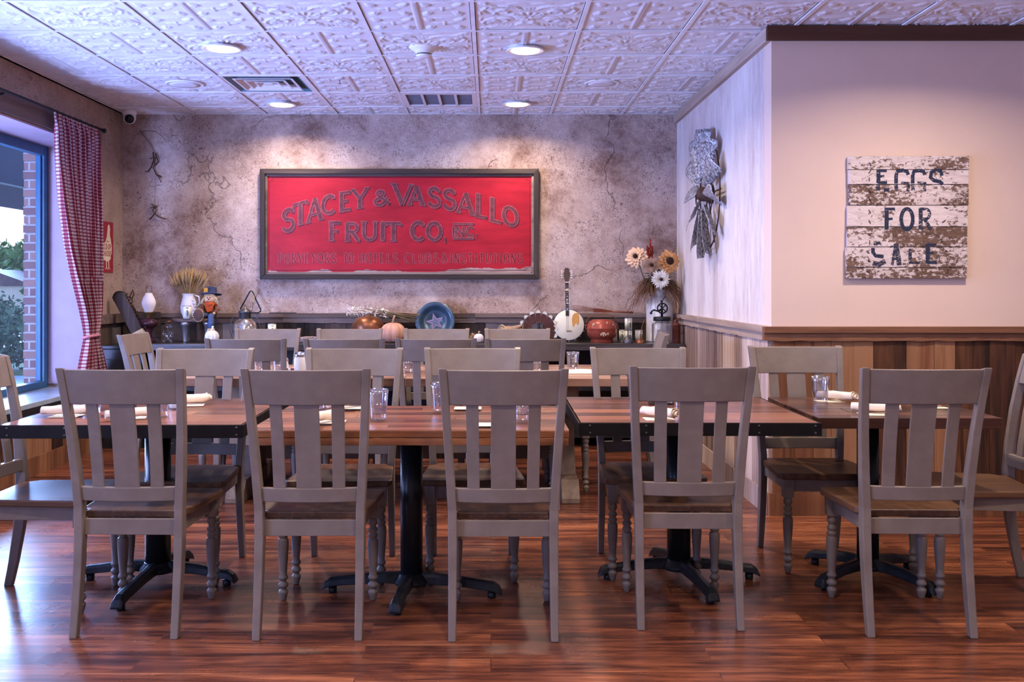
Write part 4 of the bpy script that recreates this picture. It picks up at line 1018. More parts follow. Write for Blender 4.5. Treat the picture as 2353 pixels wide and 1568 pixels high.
# ---------------------------------------------------------------- materials for the ornaments
def glass_m(name,col=(1,1,1),rough=.0,ior=1.45):
    m,nt,bs=base(name); bs.inputs['Base Color'].default_value=(*col,1); bs.inputs['Transmission Weight'].default_value=1; bs.inputs['Roughness'].default_value=rough; bs.inputs['IOR'].default_value=ior; return m
def thin_glass(name,tint=(.97,.97,.985),base_=.05,edge=.55,rough=.04,blend=.35):
    m,nt,bs=base(name); nt.nodes.remove(bs); tr=N(nt,'ShaderNodeBsdfTransparent'); tr.inputs[0].default_value=(*tint,1); gl=N(nt,'ShaderNodeBsdfGlossy'); gl.inputs['Roughness'].default_value=rough
    lw=N(nt,'ShaderNodeLayerWeight'); lw.inputs['Blend'].default_value=blend; f=math_(nt,'ADD',math_(nt,'MULTIPLY',lw.outputs['Facing'],edge),base_)
    ms=N(nt,'ShaderNodeMixShader'); nt.links.new(f,ms.inputs[0]); nt.links.new(tr.outputs[0],ms.inputs[1]); nt.links.new(gl.outputs[0],ms.inputs[2]); nt.links.new(ms.outputs[0],nt.nodes['Material Output'].inputs[0]); return m
M['clear']=thin_glass('clear_glass'); M['tumbler']=thin_glass('clear_plastic_tumbler',(.94,.94,.965),.09,.75,.08)
M['water']=thin_glass('water',(.93,.94,.97),.05,.3,.02)
M['amethyst']=flat('amethyst_glass',(.045,.012,.022),.06,0,.2,20,0,.5)
M['milk']=flat('milk_glass',(.80,.78,.82),.25,0,.02); M['milk'].node_tree.nodes['Principled BSDF'].inputs['Subsurface Weight'].default_value=.2
M['brass']=flat('old_brass',(.30,.20,.09),.35,.8); M['tin']=flat('dull_tin',(.42,.42,.44),.38,.8,.2,20)
M['pewter']=flat('dark_pewter',(.10,.10,.11),.4,.7,.3,15); M['copper']=flat('mottled_copper',(.20,.075,.035),.35,.6,.6,9)
M['ceramic']=flat('white_ceramic',(.68,.64,.66),.2,0,.04); M['cream_label']=flat('cream_can_label',(.66,.66,.58),.5,0,.06,30)
M['green_print']=flat('dark_green_print',(.05,.07,.03),.5); M['bark']=flat('bark_edge',(.08,.05,.04),.8,0,.4,50,.5)
M['slab']=flat('worn_wood_slab',(.12,.075,.06),.55,0,.3,30,.2)
M['wheat']=flat('dry_wheat',(.38,.25,.12),.8,0,.3,60); M['straw']=flat('pale_straw',(.60,.45,.24),.8,0,.25,60)
M['skin_cloth']=flat('tan_doll_cloth',(.66,.42,.24),.8); M['orange_cloth']=flat('orange_scarf_cloth',(.42,.07,.015),.9,0,.25,60,.3)
M['navy_cloth']=flat('navy_patched_cloth',(.035,.045,.10),.9,0,.3,40,.3); M['denim']=flat('denim_cloth',(.05,.08,.17),.9,0,.25,60,.3)
M['plaid']=flat('brown_plaid_cloth',(.16,.06,.035),.9,0,.5,50); M['brown_felt']=flat('brown_felt',(.09,.05,.04),.95,0,.2,60,.3); M['yellow_felt']=flat('mustard_patch',(.55,.28,.04),.9)
M['black_bead']=flat('black_bead',(.01,.01,.01),.2); M['white_paint']=flat('chalk_white_paint',(.62,.62,.68),.6,0,.2,40,.3)
M['peach']=flat('peach_gourd_skin',(.50,.27,.19),.4,0,.12,10,.1); M['stem']=flat('dried_stem',(.30,.20,.13),.8,0,.3,40)
M['mercury']=None
m_,nt,bs=base('speckled_mercury_glass'); n_=noise(nt,coords(nt),26,4,.6); nt.links.new(ramp(nt,n_,[(.35,(.20,.17,.13)),(.6,(.62,.58,.52))]),bs.inputs['Base Color']); bs.inputs['Metallic'].default_value=.8; bs.inputs['Roughness'].default_value=.16; M['mercury']=m_
M['blue_enamel']=flat('blue_grey_enamel',(.045,.085,.14),.25,.2,.3,7); M['star_pink']=flat('dusty_star_paint',(.20,.16,.28),.4)
M['hide']=flat('cream_drum_skin',(.66,.64,.52),.45,0,.05,8); M['stain']=flat('ochre_stain',(.52,.26,.07),.5,0,.15,20)
M['ebony']=flat('dark_fretboard',(.03,.018,.015),.4); M['pearl']=flat('pearl_dot',(.7,.7,.7),.2)
M['red_iron']=flat('red_oxide_metal',(.26,.055,.035),.32,.1,.25,12); M['rust_red']=flat('rust_red_wire',(.20,.05,.03),.5,.2,.3,20)
M['flower_print']=flat('faded_flower_print',(.55,.42,.30),.5)
M['copper_can']=flat('red_copper_can',(.24,.085,.07),.35,.6,.3,14)
M['black_iron']=flat('matt_black_iron',(.015,.015,.017),.45,.3,.3,30)
M['petal_peach']=flat('peach_silk_petal',(.72,.46,.27),.7,0,.15,14); M['petal_gold']=flat('golden_silk_petal',(.62,.32,.12),.7,0,.2,14)
M['petal_tan']=flat('tan_silk_petal',(.38,.24,.16),.7,0,.2,20); M['petal_white']=flat('white_silk_petal',(.80,.76,.66),.7,0,.06,14)
M['seed']=flat('dark_flower_centre',(.03,.012,.008),.9,0,.4,80,.5); M['red_sprig']=flat('dark_red_sprig',(.26,.03,.02),.8,0,.3,40)
M['dry_grass']=flat('brown_dry_grass',(.17,.08,.04),.85,0,.3,50); M['leaf']=flat('olive_leaf',(.09,.09,.03),.7,0,.3,30)
M['napkin']=flat('cream_cloth_napkin',(.74,.62,.50),.85,0,.04,30,.1); M['paper']=flat('cream_paper_slip',(.72,.62,.46),.8,0,.03)
M['pepper']=flat('ground_pepper',(.04,.03,.025),.8,0,.6,120); M['salt']=flat('white_salt',(.75,.74,.76),.8)
Y=8.30
def at(x,D=Y,z=CT): return ((x-1128)*D/F, D, z+.0005)
# oil lamp
t=thing('oil_lamp','oil lamp with white glass chimney and dark amethyst base on the counter','oil lamp',at(342))
m=MB(); m.lathe([(.055,0),(.058,.008),(.045,.02),(.028,.04),(.024,.075),(.034,.10),(.030,.115),(.05,.125),(.068,.145),(.070,.165),(.055,.185),(.025,.195),(.02,.20)],24,fn=lambda a,z:1+.05*math.cos(12*a)); m.build('font',M['amethyst'],t)
m=MB(); m.lathe([(.02,.20),(.026,.205),(.026,.222),(.034,.228),(.036,.245),(.040,.250)],20,fn=lambda a,z:1+.08*(z>.23)*math.cos(20*a)); m.build('burner',M['brass'],t)
m=MB(); m.lathe([(.034,.246),(.036,.262),(.054,.30),(.058,.325),(.050,.36),(.031,.395),(.028,.408)],28); m.build('milk_glass_shade',M['milk'],t)
m=MB(); m.lathe([(.0255,.4085),(.0235,.47)],20); o=m.build('glass_chimney',M['clear'],t); md=o.modifiers.new('t','SOLIDIFY'); md.thickness=.002
# slat crate panel
t=thing('wooden_crate_end','old brown slatted wooden crate end leaning behind the oil lamp','crate',at(333,8.52))
for i in range(5):
    m=MB(); m.box(-.135+i*.054,-.135+i*.054+.052,-.008,.008,.0,.245+.004*(i%2)); m.build('slat',M['cap_back'],t,bevel=.002)
for z in (.03,.19): 
    m=MB(); m.box(-.135,.135,-.020,-.009,z,z+.035); m.build('batten',M['cap_back'],t,bevel=.002)
# toothed beam
t=thing('toothed_beam','dark weathered beam edged with iron teeth leaning in the corner by the curtain','farm relic',(-3.05,8.28,.831))
R_=RY(math.radians(-28)); m=MB(); m.box(-.05,.05,-.03,.03,0,.43,T(.17,0,.03)@R_); m.build('beam',M['board_back'],t,bevel=.004)
m=MB(); m.box(-.052,.052,-.033,.033,.05,.085,T(.17,0,.03)@R_); m.build('pale_band',M['straw'],t)
for k in range(11):
    m=MB(); m.lathe([(.007,0),(.001,.03)],6,T(.17,0,.03)@R_@T(.05,0,.12+k*.028)@RY(PI/2)); m.build('tooth',M['rust'],t)
m=MB(); m.lathe([(.055,-.02),(.055,.02)],18,T(.17,0,.03)@R_@T(0,0,.40)@RX(PI/2)); m.build('end_roller',M['counter_black'],t)
# bear jar
t=thing('bear_jar','clear glass bear-shaped jar beside the riser','jar',at(388,8.24))
m=MB(); m.ball((0,0,.055),.042,16,12,sq=(1,.9,1.25)); m.ball((0,-.002,.130),.032,16,10); 
for s in (-1,1): m.ball((s*.022,0,.158),.010,8,6); m.ball((s*.036,-.02,.075),.014,10,6,sq=(1,1,1.8)); m.ball((s*.028,-.034,.016),.017,10,6)
m.build('bear_body',M['clear'],t); m=MB(); m.lathe([(.020,.164),(.021,.166),(.021,.178),(.018,.180)],16); m.build('lid',M['copper'],t)
# riser
t=thing('slab_riser','round wooden slab riser standing on tin funnel legs','stand',at(443,8.36))
m=MB(); m.lathe([(.165,.170),(.172,.176),(.170,.192),(.164,.1965),(.001,.1965)],36,SC(1,.75,1)); m.build('slab_top',M['slab'],t); 
for x,y in ((-.035,-.085),(-.06,.06),(.125,.0)):
    m=MB(); m.lathe([(.018,0),(.020,.01),(.028,.14),(.036,.142),(.038,.1695)],16,T(x,y,0)); m.build('funnel_leg',M['tin'],t)
ZR=CT+.198
# pitcher with wheat
t=thing('pitcher_vase','white embossed ceramic pitcher holding dried wheat on the riser','vase',at(434,8.40,ZR))
m=MB(); m.lathe([(.035,0),(.045,.004),(.066,.05),(.070,.09),(.060,.14),(.048,.18),(.052,.20),(.056,.205),(.050,.203),(.044,.18)],28); m.build('vase_body',M['ceramic'],t)
m=MB(); m.tube([(.05,0,.19),(.085,0,.18),(.092,0,.13),(.064,0,.08)],.008,8); m.build('handle',M['ceramic'],t)
m=MB(); rr=random.Random(2)
for k in range(26): 
    a=2*PI*k/26; m.ball((.045+.02*math.cos(a*3),-.045-.0*k,.10+.045*math.sin(a)+.01*math.sin(5*a)),.007,6,4,sq=(1.4,.5,.8))
m.build('flower_relief',M['ceramic'],t)
t2=thing('wheat_bunch','bunch of dried wheat fanning out of the white pitcher','dried wheat',at(434,8.40,ZR+.02))
m=MB(); 
for k in range(150):
    a=rr.uniform(0,2*PI); s=rr.uniform(.05,1)**.7; L=rr.uniform(.33,.40); tx=.165*s*math.cos(a); ty=.08*s*math.sin(a); b=(.012*math.cos(a),.012*math.sin(a),.02)
    e_=(tx,ty,L-.06*s*s); m.tube([b,(tx*.45,ty*.45,L*.55),e_],.0013,4)
    q=.16; p1=(lerp(tx*.45,tx,1.0)*.8,ty*.8,e_[2]*.80); m.tube([p1,(tx*.92,ty*.92,e_[2]*.93),(tx*1.08,ty*1.08,e_[2]+.02)],[.003,.0055,.0008],5)
o=m.build('wheat_ears',M['wheat'],t2); o['kind']='stuff'
# cans
def can(x,y,z,lab,h=.108,r=.034,first=None,rot=0,grp='printed food cans on the counter'):
    if first: return dup(first,(x,y,z),rot,lab)
    t=thing('tin_can',lab,'tin can',(x,y,z),rot,grp)
    m=MB(); m.lathe([(r*.97,0),(r,.002),(r,.004),(r*.985,.005),(r*.985,h-.005),(r,h-.004),(r,h-.001),(r*.96,h),(r*.94,h-.003),(.001,h-.003)],28); m.build('can_body',M['tin'],t)
    m=MB(); m.lathe([(r*.99,.006),(r*.99,h-.006)],28); m.build('paper_label',M['cream_label'],t)
    m=MB()
    def cyl(u,z_): a=-PI/2+u; return (r*1.002*math.cos(a),r*1.002*math.sin(a),z_)
    for k in range(6): u0=-.1+k*.13; m.add([cyl(u0,h*.80+.008*math.sin(k*2)),cyl(u0+.08,h*.78+.006*math.cos(k)),cyl(u0+.09,h*.88),cyl(u0+.02,h*.9)],[(0,1,2,3)])
    ring=[cyl(.30+.32*math.cos(q),h*.42+h*.25*math.sin(q)) for q in [2*PI*i/14 for i in range(14)]]; m.add(ring,[tuple(range(14))])
    for k in range(7): u0=-.15+k*.12; m.add([cyl(u0,h*.08),cyl(u0+.07,h*.08),cyl(u0+.07,h*.13),cyl(u0,h*.13)],[(0,1,2,3)])
    m.build('printed_picture',M['green_print'],t); return t
c0=can(*at(430,8.24,ZR)[:2],ZR+.0005,'cream printed tin can at the front edge of the riser',h=.106)
can(*at(625,8.3)[:2],CT+.0485,'cream printed tin can raised on a small white box by the glass globe jug',first=c0)
c1=can(*at(1444,8.30)[:2],CT+.0005,'lower printed tin can of the stacked pair beside the milk can',h=.100,r=.031)
can(*at(1444,8.30)[:2],CT+.1015,'upper printed tin can of the stacked pair beside the milk can',first=c1)
can(*at(1468,8.36)[:2],CT+.0005,'printed tin can with a green picture between the stacked pair and the milk can',first=c1,rot=.5)
can(*at(1431,8.38)[:2],CT+.0005,'printed tin can half hidden behind the stacked pair, towards the red pot',first=c1,rot=-.6)
t=thing('white_box','small low white box under the raised tin can','box',at(626,8.30)); m=MB(); m.box(-.06,.06,-.045,.045,0,.047); m.build('carton',M['ceramic'],t,bevel=.003)
t=thing('woven_gourd','small woven straw gourd beside the raised tin can','gourd',at(650,8.27)); m=MB(); m.lathe([(.001,0),(.04,.01),(.055,.04),(.045,.075),(.02,.09),(.001,.092)],18,fn=lambda a,z:1+.04*math.cos(9*a)); m.build('gourd_body',M['straw'],t); m=MB(); m.tube([(.0,0,.09),(.02,0,.10),(.05,0,.09)],.006,6); m.build('stem',M['stem'],t)
# scarecrow doll sitting on the riser
t=thing('scarecrow_doll','scarecrow doll with navy hat and orange scarf sitting on the riser','doll',at(484,8.37,ZR))
m=MB(); m.lathe([(.001,0),(.045,.005),(.055,.04),(.045,.09),(.025,.12),(.001,.125)],18,SC(1,.75,1)); m.build('body',M['plaid'],t)
m=MB(); m.ball((0,-.01,.165),.048,18,14,sq=(1.1,.9,.92)); m.build('head',M['skin_cloth'],t); hd=t.children[-1]
m=MB(); m.ball((-.012,-.052,.172),.005,8,6); m.build('eye',M['black_bead'],hd); m=MB(); m.ball((.008,-.052,.172),.005,8,6); m.build('eye',M['black_bead'],hd)
m=MB(); m.lathe([(.008,0),(.001,.016)],6,T(-.002,-.05,.158)@RX(math.radians(70))); m.build('nose',M['orange_cloth'],hd)
m=MB(); m.tube([(.026*math.cos(a),-.05+.008*abs(math.cos(a)),.158+.020*math.sin(a)) for a in [PI*1.15+.7*PI*i/8 for i in range(9)]],.0018,4); m.build('mouth',M['brown_felt'],hd)
m=MB(); m.lathe([(.085,.198),(.086,.204),(.045,.210),(.044,.245),(.038,.262),(.001,.266)],22,T(0,-.008,0)@RX(math.radians(-8))); m.build('hat',M['navy_cloth'],t)
m=MB(); m.cbox((-.025,-.052,.235),(.03,.006,.035)); m.build('hat_patch',M['yellow_felt'],t)
m=MB(); rr=random.Random(9)
for s in (-1,1):
    for k in range(16):
        a=rr.uniform(-.5,.5); x=s*rr.uniform(.042,.058); m.tube([(s*.035,-.02+rr.uniform(-.02,.02),.19),(x,-.025+a*.03,.165),(x+s*rr.uniform(0,.03),-.03,.13+rr.uniform(-.012,.02))],.0035,4)
for k in range(10): x=-.035+k*.008; m.tube([(x,-.045,.20),(x*1.1,-.054,.185)],.003,4)
m.build('straw_hair',M['straw'],t)
m=MB(); m.lathe([(.05,.105),(.055,.118),(.042,.138),(.034,.142)],18,T(0,-.006,0),fn=lambda a,z:1+.06*math.cos(5*a)); m.add([(-.045,-.045,.125),(.045,-.045,.125),(.025,-.058,.06),(-.012,-.06,.05)],[(0,1,2,3)]); m.build('scarf',M['orange_cloth'],t)
for s in (-1,1):
    m=MB(); m.tube([(s*.035,-.0,.105),(s*.065,-.03,.075),(s*.05,-.07,.045)],[.018,.018,.014],8); m.build('arm',M['plaid'],t); a_=t.children[-1]
    m=MB(); m.ball((s*.05,-.078,.040),.012,8,6); m.build('straw_hand',M['straw'],a_)
for pts,sole in (([(-.02,-.02,.022),(-.04,-.11,.025),(-.055,-.16,.02)],True),([(.02,-.02,.022),(.035,-.12,.018),(.045,-.15,-.03),(.045,-.15,-.085)],False)):
    m=MB(); m.tube(pts,[.024]*len(pts),10); m.build('leg',M['denim'],t); l_=t.children[-1]
    e=pts[-1]
    if sole:
        m=MB(); m.lathe([(.036,0),(.040,.008),(.036,.016)],20,T(e[0],e[1]-.016,e[2]+.01)@RX(-PI/2)@SC(1,1.25,1)); m.build('shoe_sole',M['brown_felt'],l_)
        m=MB()
        for k in range(22): a=2*PI*k/22; m.tube([(e[0]+.034*math.cos(a),e[1]-.004,e[2]+.01+.042*math.sin(a)),(e[0]+.048*math.cos(a),e[1]-.012,e[2]+.01+.056*math.sin(a))],.0035,4)
        m.build('straw_cuff',M['straw'],l_)
    else:
        m=MB()
        for k in range(16): a=2*PI*k/16; m.tube([(e[0]+.022*math.cos(a),e[1]+.022*math.sin(a),e[2]+.004),(e[0]+.034*math.cos(a),e[1]+.034*math.sin(a),e[2]-.024)],.004,4)
        m.build('straw_cuff',M['straw'],l_); m=MB(); m.ball((e[0]+.008,e[1]-.012,e[2]-.030),.024,12,8,sq=(1.2,1.3,.7)); m.build('shoe',M['brown_felt'],l_)
# pumpkins
def pumpkin(x,D,r,h,ribs,mat,lab,stemh,z=CT,stitch=False,name='pumpkin'):
    t=thing(name,lab,'pumpkin',at(x,D,z))
    prof=[(.001,.0)]+[(r*math.sin(PI*i/16)**.75,h*(.5-.5*math.cos(PI*i/16))) for i in range(1,16)]+[(.001,h*.94)]
    m=MB(); m.lathe(prof,64,fn=lambda a,zz:1-.10*abs(math.cos(ribs*a/2))**6); m.build('pumpkin_body',mat,t)
    m=MB(); m.tube([(0,0,h*.92),(.003,0,h+stemh*.4),(stemh*.25,-.005,h+stemh)],[.014,.008,.009],8); m.build('stem',mat if mat is M['white_paint'] else M['stem'],t); return t
pumpkin(487,8.135,.057,.105,12,M['white_paint'],'white painted pumpkin in front of the riser under the doll',.035)
pumpkin(903,8.24,.105,.165,8,M['peach'],'large peach sculpted pumpkin on the counter beside the round copper pot',.06)
pumpkin(1100,8.20,.042,.075,9,M['ceramic'],'small white pumpkin between the star basin and the horn basket',.02)
pumpkin(779,8.24,.04,.075,9,M['petal_white'],'small cream gourd behind the chairs near the copper pot',.02,name='gourd')
# globe jug
t=thing('glass_globe_jug','speckled glass globe jug with dark metal cap and wire bail','jug',at(563,8.26))
m=MB(); m.lathe([(.04,0),(.075,.02),(.102,.075),(.104,.11),(.085,.165),(.05,.195),(.035,.205)],32); m.build('globe',M['mercury'],t)
m=MB(); m.lathe([(.047,.198),(.047,.245),(.056,.248),(.054,.256),(.03,.275),(.008,.285),(.007,.31),(.001,.314)],24); m.build('metal_cap',M['pewter'],t)
for s in (-1,1):
    m=MB(); m.tube([(s*.045,0,.25),(s*.062,0,.275),(s*.066,0,.32),(s*.074,0,.325),(s*.07,0,.335),(s*.062,0,.325)],.0028,6); m.build('wire_hook',M['pewter'],t)
    m=MB(); m.tube([(s*.056,0,.248),(s*.11,.0,.19),(s*.128,0,.11),(s*.105,0,.04)],.0022,6); m.build('wire_bail',M['pewter'],t)
# triangle bell
t=thing('triangle_bell','black iron dinner triangle leaning on the wall ledge with twine','dinner bell',((576-1128)*8.53/F,8.53,1.0755))
tri=[(-.075,.005),(.065,.005),(.085,.02),(.083,.035),(.01,.185),(-.0,.195),(-.012,.185),(-.09,.035)]
m=MB(); m.tube([(x,.02*z/.2,z) for x,z in tri],.006,8); m.build('triangle_bar',M['black_iron'],t)
m=MB(); m.tube([(0,.018,.188),(.012,.014,.205),(-.004,.018,.2),(.004,.02,.18),(.03,.0,.14),(.03,-.005,.05)],.003,5); m.build('twine',M['straw'],t)
t=thing('flat_iron_bar','thin dark flat iron bar lying on the wall ledge','iron bar',((648-1128)*8.55/F,8.578,1.0757)); m=MB(); m.box(-.115,.115,-.012,.012,0,.006); m.build('bar',M['black_iron'],t)
# indian corn
t=thing('indian_corn','speckled dark ear of dried corn lying on the counter','corn',at(712,8.2)); m=MB()
for i in range(20):
    for k in range(10):
        a=2*PI*(k+.5*(i%2))/10; r=.024*math.sin(PI*(i+2)/24)**.4; m.ball((-.085+i*.0085,r*math.cos(a),.026+r*math.sin(a)),.0055,6,4)
o=m.build('kernels',flat('speckled_kernels',(.32,.24,.22),.3,0,.95,160),t)
# copper cauldron
t=thing('copper_cauldron','round mottled copper pot with dried husks lying over it','pot',at(846,8.36))
m=MB(); m.lathe([(.04,0),(.10,.03),(.132,.09),(.130,.15),(.10,.195),(.06,.212),(.03,.214)],32); m.build('pot_body',M['copper'],t)
m=MB(); m.lathe([(.031,.214),(.02,.224),(.001,.226)],16); m.build('lid',M['copper'],t)
t=thing('dried_husk_spray','spray of dried husks and long green stems lying behind the peach pumpkin','dried flowers',at(850,8.42)); rr=random.Random(12)
m=MB()
for k in range(95):
    x=rr.uniform(-.19,.15); z=.235+rr.uniform(-.015,.055)-max(0,x)*.12; y=rr.uniform(-.05,.04); a=rr.uniform(0,6.3)
    L=rr.uniform(.014,.028); d=Vector((math.cos(a),rr.uniform(-.6,.6),math.sin(a)*.7)).normalized()*L
    p=Vector((x,y,z)); m.tube([p-d,p,p+d],[.001,.0062,.0008],5,flat=.5)
o=m.build('husks',M['petal_white'],t); o['kind']='stuff'
for q,(a,b,c) in enumerate((((-.29,0,.36),(-.10,0,.285),(.33,.0,.185)),((-.06,-.02,.28),(.12,-.02,.25),(.36,-.01,.165)),((.02,-.03,.29),(.2,-.02,.235),(.40,0,.19)),((.05,-.02,.262),(.22,0,.25),(.42,.02,.225)),((-.2,0,.25),(-.1,0,.26),(.4,.02,.215)))):
    m=MB(); m.tube([a,b,c],[.0015,.004,.005],6); m.build('stem',M['leaf'] if q in (1,2) else M['stem'],t)
# star basin
t=thing('star_basin','blue enamel basin with a pale star leaning against the wall ledge','basin',at(999,8.44,CT+.003))
MBn=T(0,.04,.166)@RX(math.radians(90-14))
m=MB(); m.lathe([(.168,.002),(.166,.006),(.130,.000),(.128,-.004),(.105,-.035),(.098,-.040),(.0975,-.0401),(.001,-.040)],48,MBn,caps=False); o=m.build('basin_body',M['blue_enamel'],t); md=o.modifiers.new('t','SOLIDIFY'); md.thickness=.002
st=[]
for k in range(10): a=PI/2+2*PI*k/10+.25; r=.082 if k%2==0 else .034; st.append((r*math.cos(a),r*math.sin(a)))
m=MB(); m.prism(st,.0015,MBn@T(0,0,-.0385)); m.build('star',M['star_pink'],t)
m=MB(); m.prism([(x*.62,y*.62) for x,y in st],.001,MBn@T(0,0,-.0366)); m.build('star_centre',flat('dull_star_blue',(.09,.11,.20),.3),t)
# horn basket
t=thing('horn_basket','woven twig cornucopia basket with pinecones','basket',at(1158,8.28))
m=MB(); m.lathe([(.065,0),(.068,.01),(.055,.05),(.035,.09),(.018,.13),(.008,.17)],14,T(-.0,0,.062)@RY(math.radians(62)),fn=lambda a,z:1+.06*math.sin(60*z),caps=False); m.build('horn',M['stem'],t)
for k in range(3):
    m=MB(); m.tube([(-.01-.004*k+.0*math.cos(a),(.062+.004*k)*math.cos(a),.070+(.066+.004*k)*math.sin(a)) for a in [2*PI*i/22 for i in range(22)]],.0035,5,RZ(.55),closed=True); m.build('rim_twig',M['straw'],t)
m=MB(); rr=random.Random(8)
for k in range(9): m.ball((-.03+rr.uniform(-.02,.015),rr.uniform(-.035,.03),.05+rr.uniform(-.02,.045)),.018,8,6)
m.build('pinecones',M['rust'],t)
m=MB()
for k in range(16): m.ball((.15+.001*k,-.0,.085+.0055*k),.0085-.0004*k,8,5)
m.build('coiled_tip',M['stem'],t)
# straw scraps
t=thing('straw_wreath','brown twist of straw by the small white pumpkin','straw',at(1083,8.26)); m=MB()
for k in range(14): a=rr.uniform(0,6.3); m.tube([(.035*math.cos(a),.03*math.sin(a),.01),(.03*math.cos(a+1),.03*math.sin(a+1),.05+rr.uniform(0,.03)),(.04*math.cos(a+2),.02,.03)],.003,4)
m.build('straw_twist',M['wheat'],t)
# turkey
t=thing('metal_turkey','pewter and brown metal turkey with fanned tail feathers','figurine',at(1237,8.30))
for k in range(11):
    a=math.radians(-18+k*(216/10)); ring=[]; L=.115
    for q in range(12):
        b=2*PI*q/12; ring.append((.105+.05*math.cos(b)-.0,.020*math.sin(b)*(1+.35*math.cos(b))))
    m=MB(); m.prism(ring,.003,T(0,.012,.10)@RX(PI/2)@RZ(a)); m.build('tail_feather',flat('feather_%d'%k,(.11,.045,.04),.4,.3) if k==0 else bpy.data.materials['feather_0'],t)
    m=MB(); m.prism([(x+.012,y*1.0) for x,y in ring if x>.125],.002,T(0,.008,.10)@RX(PI/2)@RZ(a)); m.build('feather_tip',M['cream_label'],t)
m=MB(); m.ball((0,-.02,.075),.05,16,12,sq=(1,.9,1.15)); m.build('body',M['pewter'],t)
m=MB(); m.tube([(.0,-.045,.10),(.0,-.07,.13),(.0,-.06,.16),(0,-.075,.165)],[.018,.012,.013,.006],8); m.build('neck',M['pewter'],t)
m=MB(); m.lathe([(.05,0),(.045,.012),(.02,.022)],16,T(0,-.0,0)); m.build('foot_base',M['pewter'],t)
# banjo
t=thing('banjo_ukulele','small old banjo with cream drum head standing upright against the wall','banjo',at(1307,8.32,CT+.010))
MJ=T(0,0,.132)@RX(math.radians(90-8))
m=MB(); m.lathe([(.130,-.05),(.132,-.048),(.132,.0),(.128,.004)],40,MJ); m.build('drum_rim',M['pewter'],t)
m=MB(); m.lathe([(.127,.0045),(.125,.006),(.001,.006)],40,MJ); m.build('drum_head',M['hide'],t)
m=MB(); m.prism([(.035,.04),(.045,.075),(.065,.09),(.09,.09),(.098,.06),(.095,.0),(.08,-.015),(.07,.01),(.06,-.01),(.05,-.03),(.04,-.02)][::-1],.0006,MJ@T(-.01,.01,.0065)); m.build('ochre_stain',M['stain'],t)
for k in range(16):
    a=2*PI*k/16; m=MB(); m.lathe([(.004,-.04),(.004,.008)],6,MJ@T(.136*math.cos(a),.136*math.sin(a),0)); m.build('tension_hook',M['chrome'],t)
m=MB(); m.box(-.014,.014,.055,.335,-.012,.010,MJ@T(-.012,.02,.0)); m.build('neck',M['ebony'],t); nk=t.children[-1]
for y in (.11,.16,.19,.22,.28):
    m=MB(); m.lathe([(.004,.0),(.004,.0015)],8,MJ@T(-.012,.02+y,.010)); m.build('fret_dot',M['pearl'],nk)
m=MB()
for k in range(12): m.box(-.014,.014,.10+k*.019,.1012+k*.019,.0102,.0115,MJ@T(-.012,.02,.0))
m.build('frets',M['chrome'],nk)
m=MB(); m.box(-.015,.015,.335,.341,.008,.014,MJ@T(-.012,.02,0)); m.build('nut',M['pearl'],nk)
hs=[(-.014,0),(.014,0),(.026,.045),(.028,.075),(.020,.088),(.024,.10),(.012,.118),(-.012,.118),(-.024,.10),(-.020,.088),(-.028,.075),(-.026,.045)]
m=MB(); m.prism(hs,.012,MJ@T(-.012,.362,-.006)); m.build('headstock',flat('brown_headstock',(.07,.04,.03),.5),t); hsd=t.children[-1]
for s in (-1,1):
    for q in (.035,.055,.075,.092): m=MB(); m.lathe([(.003,0),(.003,.014),(.006,.016),(.006,.022),(.001,.024)],8,MJ@T(-.012+s*.024,.362+q,.0)@RY(s*PI/2)); m.build('tuning_peg',M['pearl'],hsd)
m=MB()
for x in (-.009,-.003,.003,.009): m.tube([(x-.012,-.06,.012),(x-.012,.36,.013)],.0006,4,MJ)
m.build('strings',M['chrome'],t)
m=MB(); m.box(-.022,.022,-.052,-.047,.007,.016,MJ); m.build('bridge',M['brass'],t)
# red fork / whisk on the ledge
t=thing('wire_whisk','rust red wire carpet whisk lying on the wall ledge behind the red pot','whisk',((1392-1128)*8.54/F,8.565,1.0835))
m=MB(); m.tube([(.05,0,.006),(.235,0,-.0005)],[.006,.008],8); m.build('handle',M['rust_red'],t)
m=MB(); m.prism([(-.10,.002),(-.10,.036),(-.02,.028),(.055,.014),(.055,.0),(-.05,.002)],.006,RX(PI/2)); m.build('ferrule',M['rust_red'],t)
for k in range(6):
    m=MB(); m.tube([(-.09,-.003,.010+.004*k),(-.2,-.003,.012+.008*k),(-.28,-.003,-.004+.0125*k)],.0018,5); m.build('wire_tine',M['rust_red'],t)
# red pot
t=thing('red_pot','rust red lidded metal pot with faded flowers and a bail handle','pot',at(1383,8.26))
m=MB(); m.lathe([(.093,0),(.095,.004),(.088,.03),(.095,.036),(.118,.055),(.124,.09),(.124,.115),(.1255,.118),(.122,.122),(.119,.15),(.10,.175),(.075,.185),(.073,.19),(.001,.192)],36); m.build('pot_body',M['red_iron'],t)
m=MB(); rr=random.Random(5)
for (u0,z0) in ((-.15,.07),(.0,.065),(.15,.07),(.05,.08),(-.05,.078),(.3,.075),(-.75,.15),(-.65,.155),(.75,.15),(.3,.165)):
    for k in range(5):
        a=-PI/2+u0+.028*math.cos(k*1.257); z=z0+.007*math.sin(k*1.257); r=.1245 if z0<.12 else (.1195 if z0<.16 else .109); m.ball((r*math.cos(a),r*math.sin(a),z),.0045,6,4)
m.build('painted_flowers',M['flower_print'],t)
m=MB(); m.tube([(.129*math.cos(a)*(1),-.0,.135+.10*math.sin(a)**.6 if math.sin(a)>0 else .135) for a in [PI*i/18 for i in range(19)]],.0028,6); m.build('bail_handle',M['rust_red'],t)
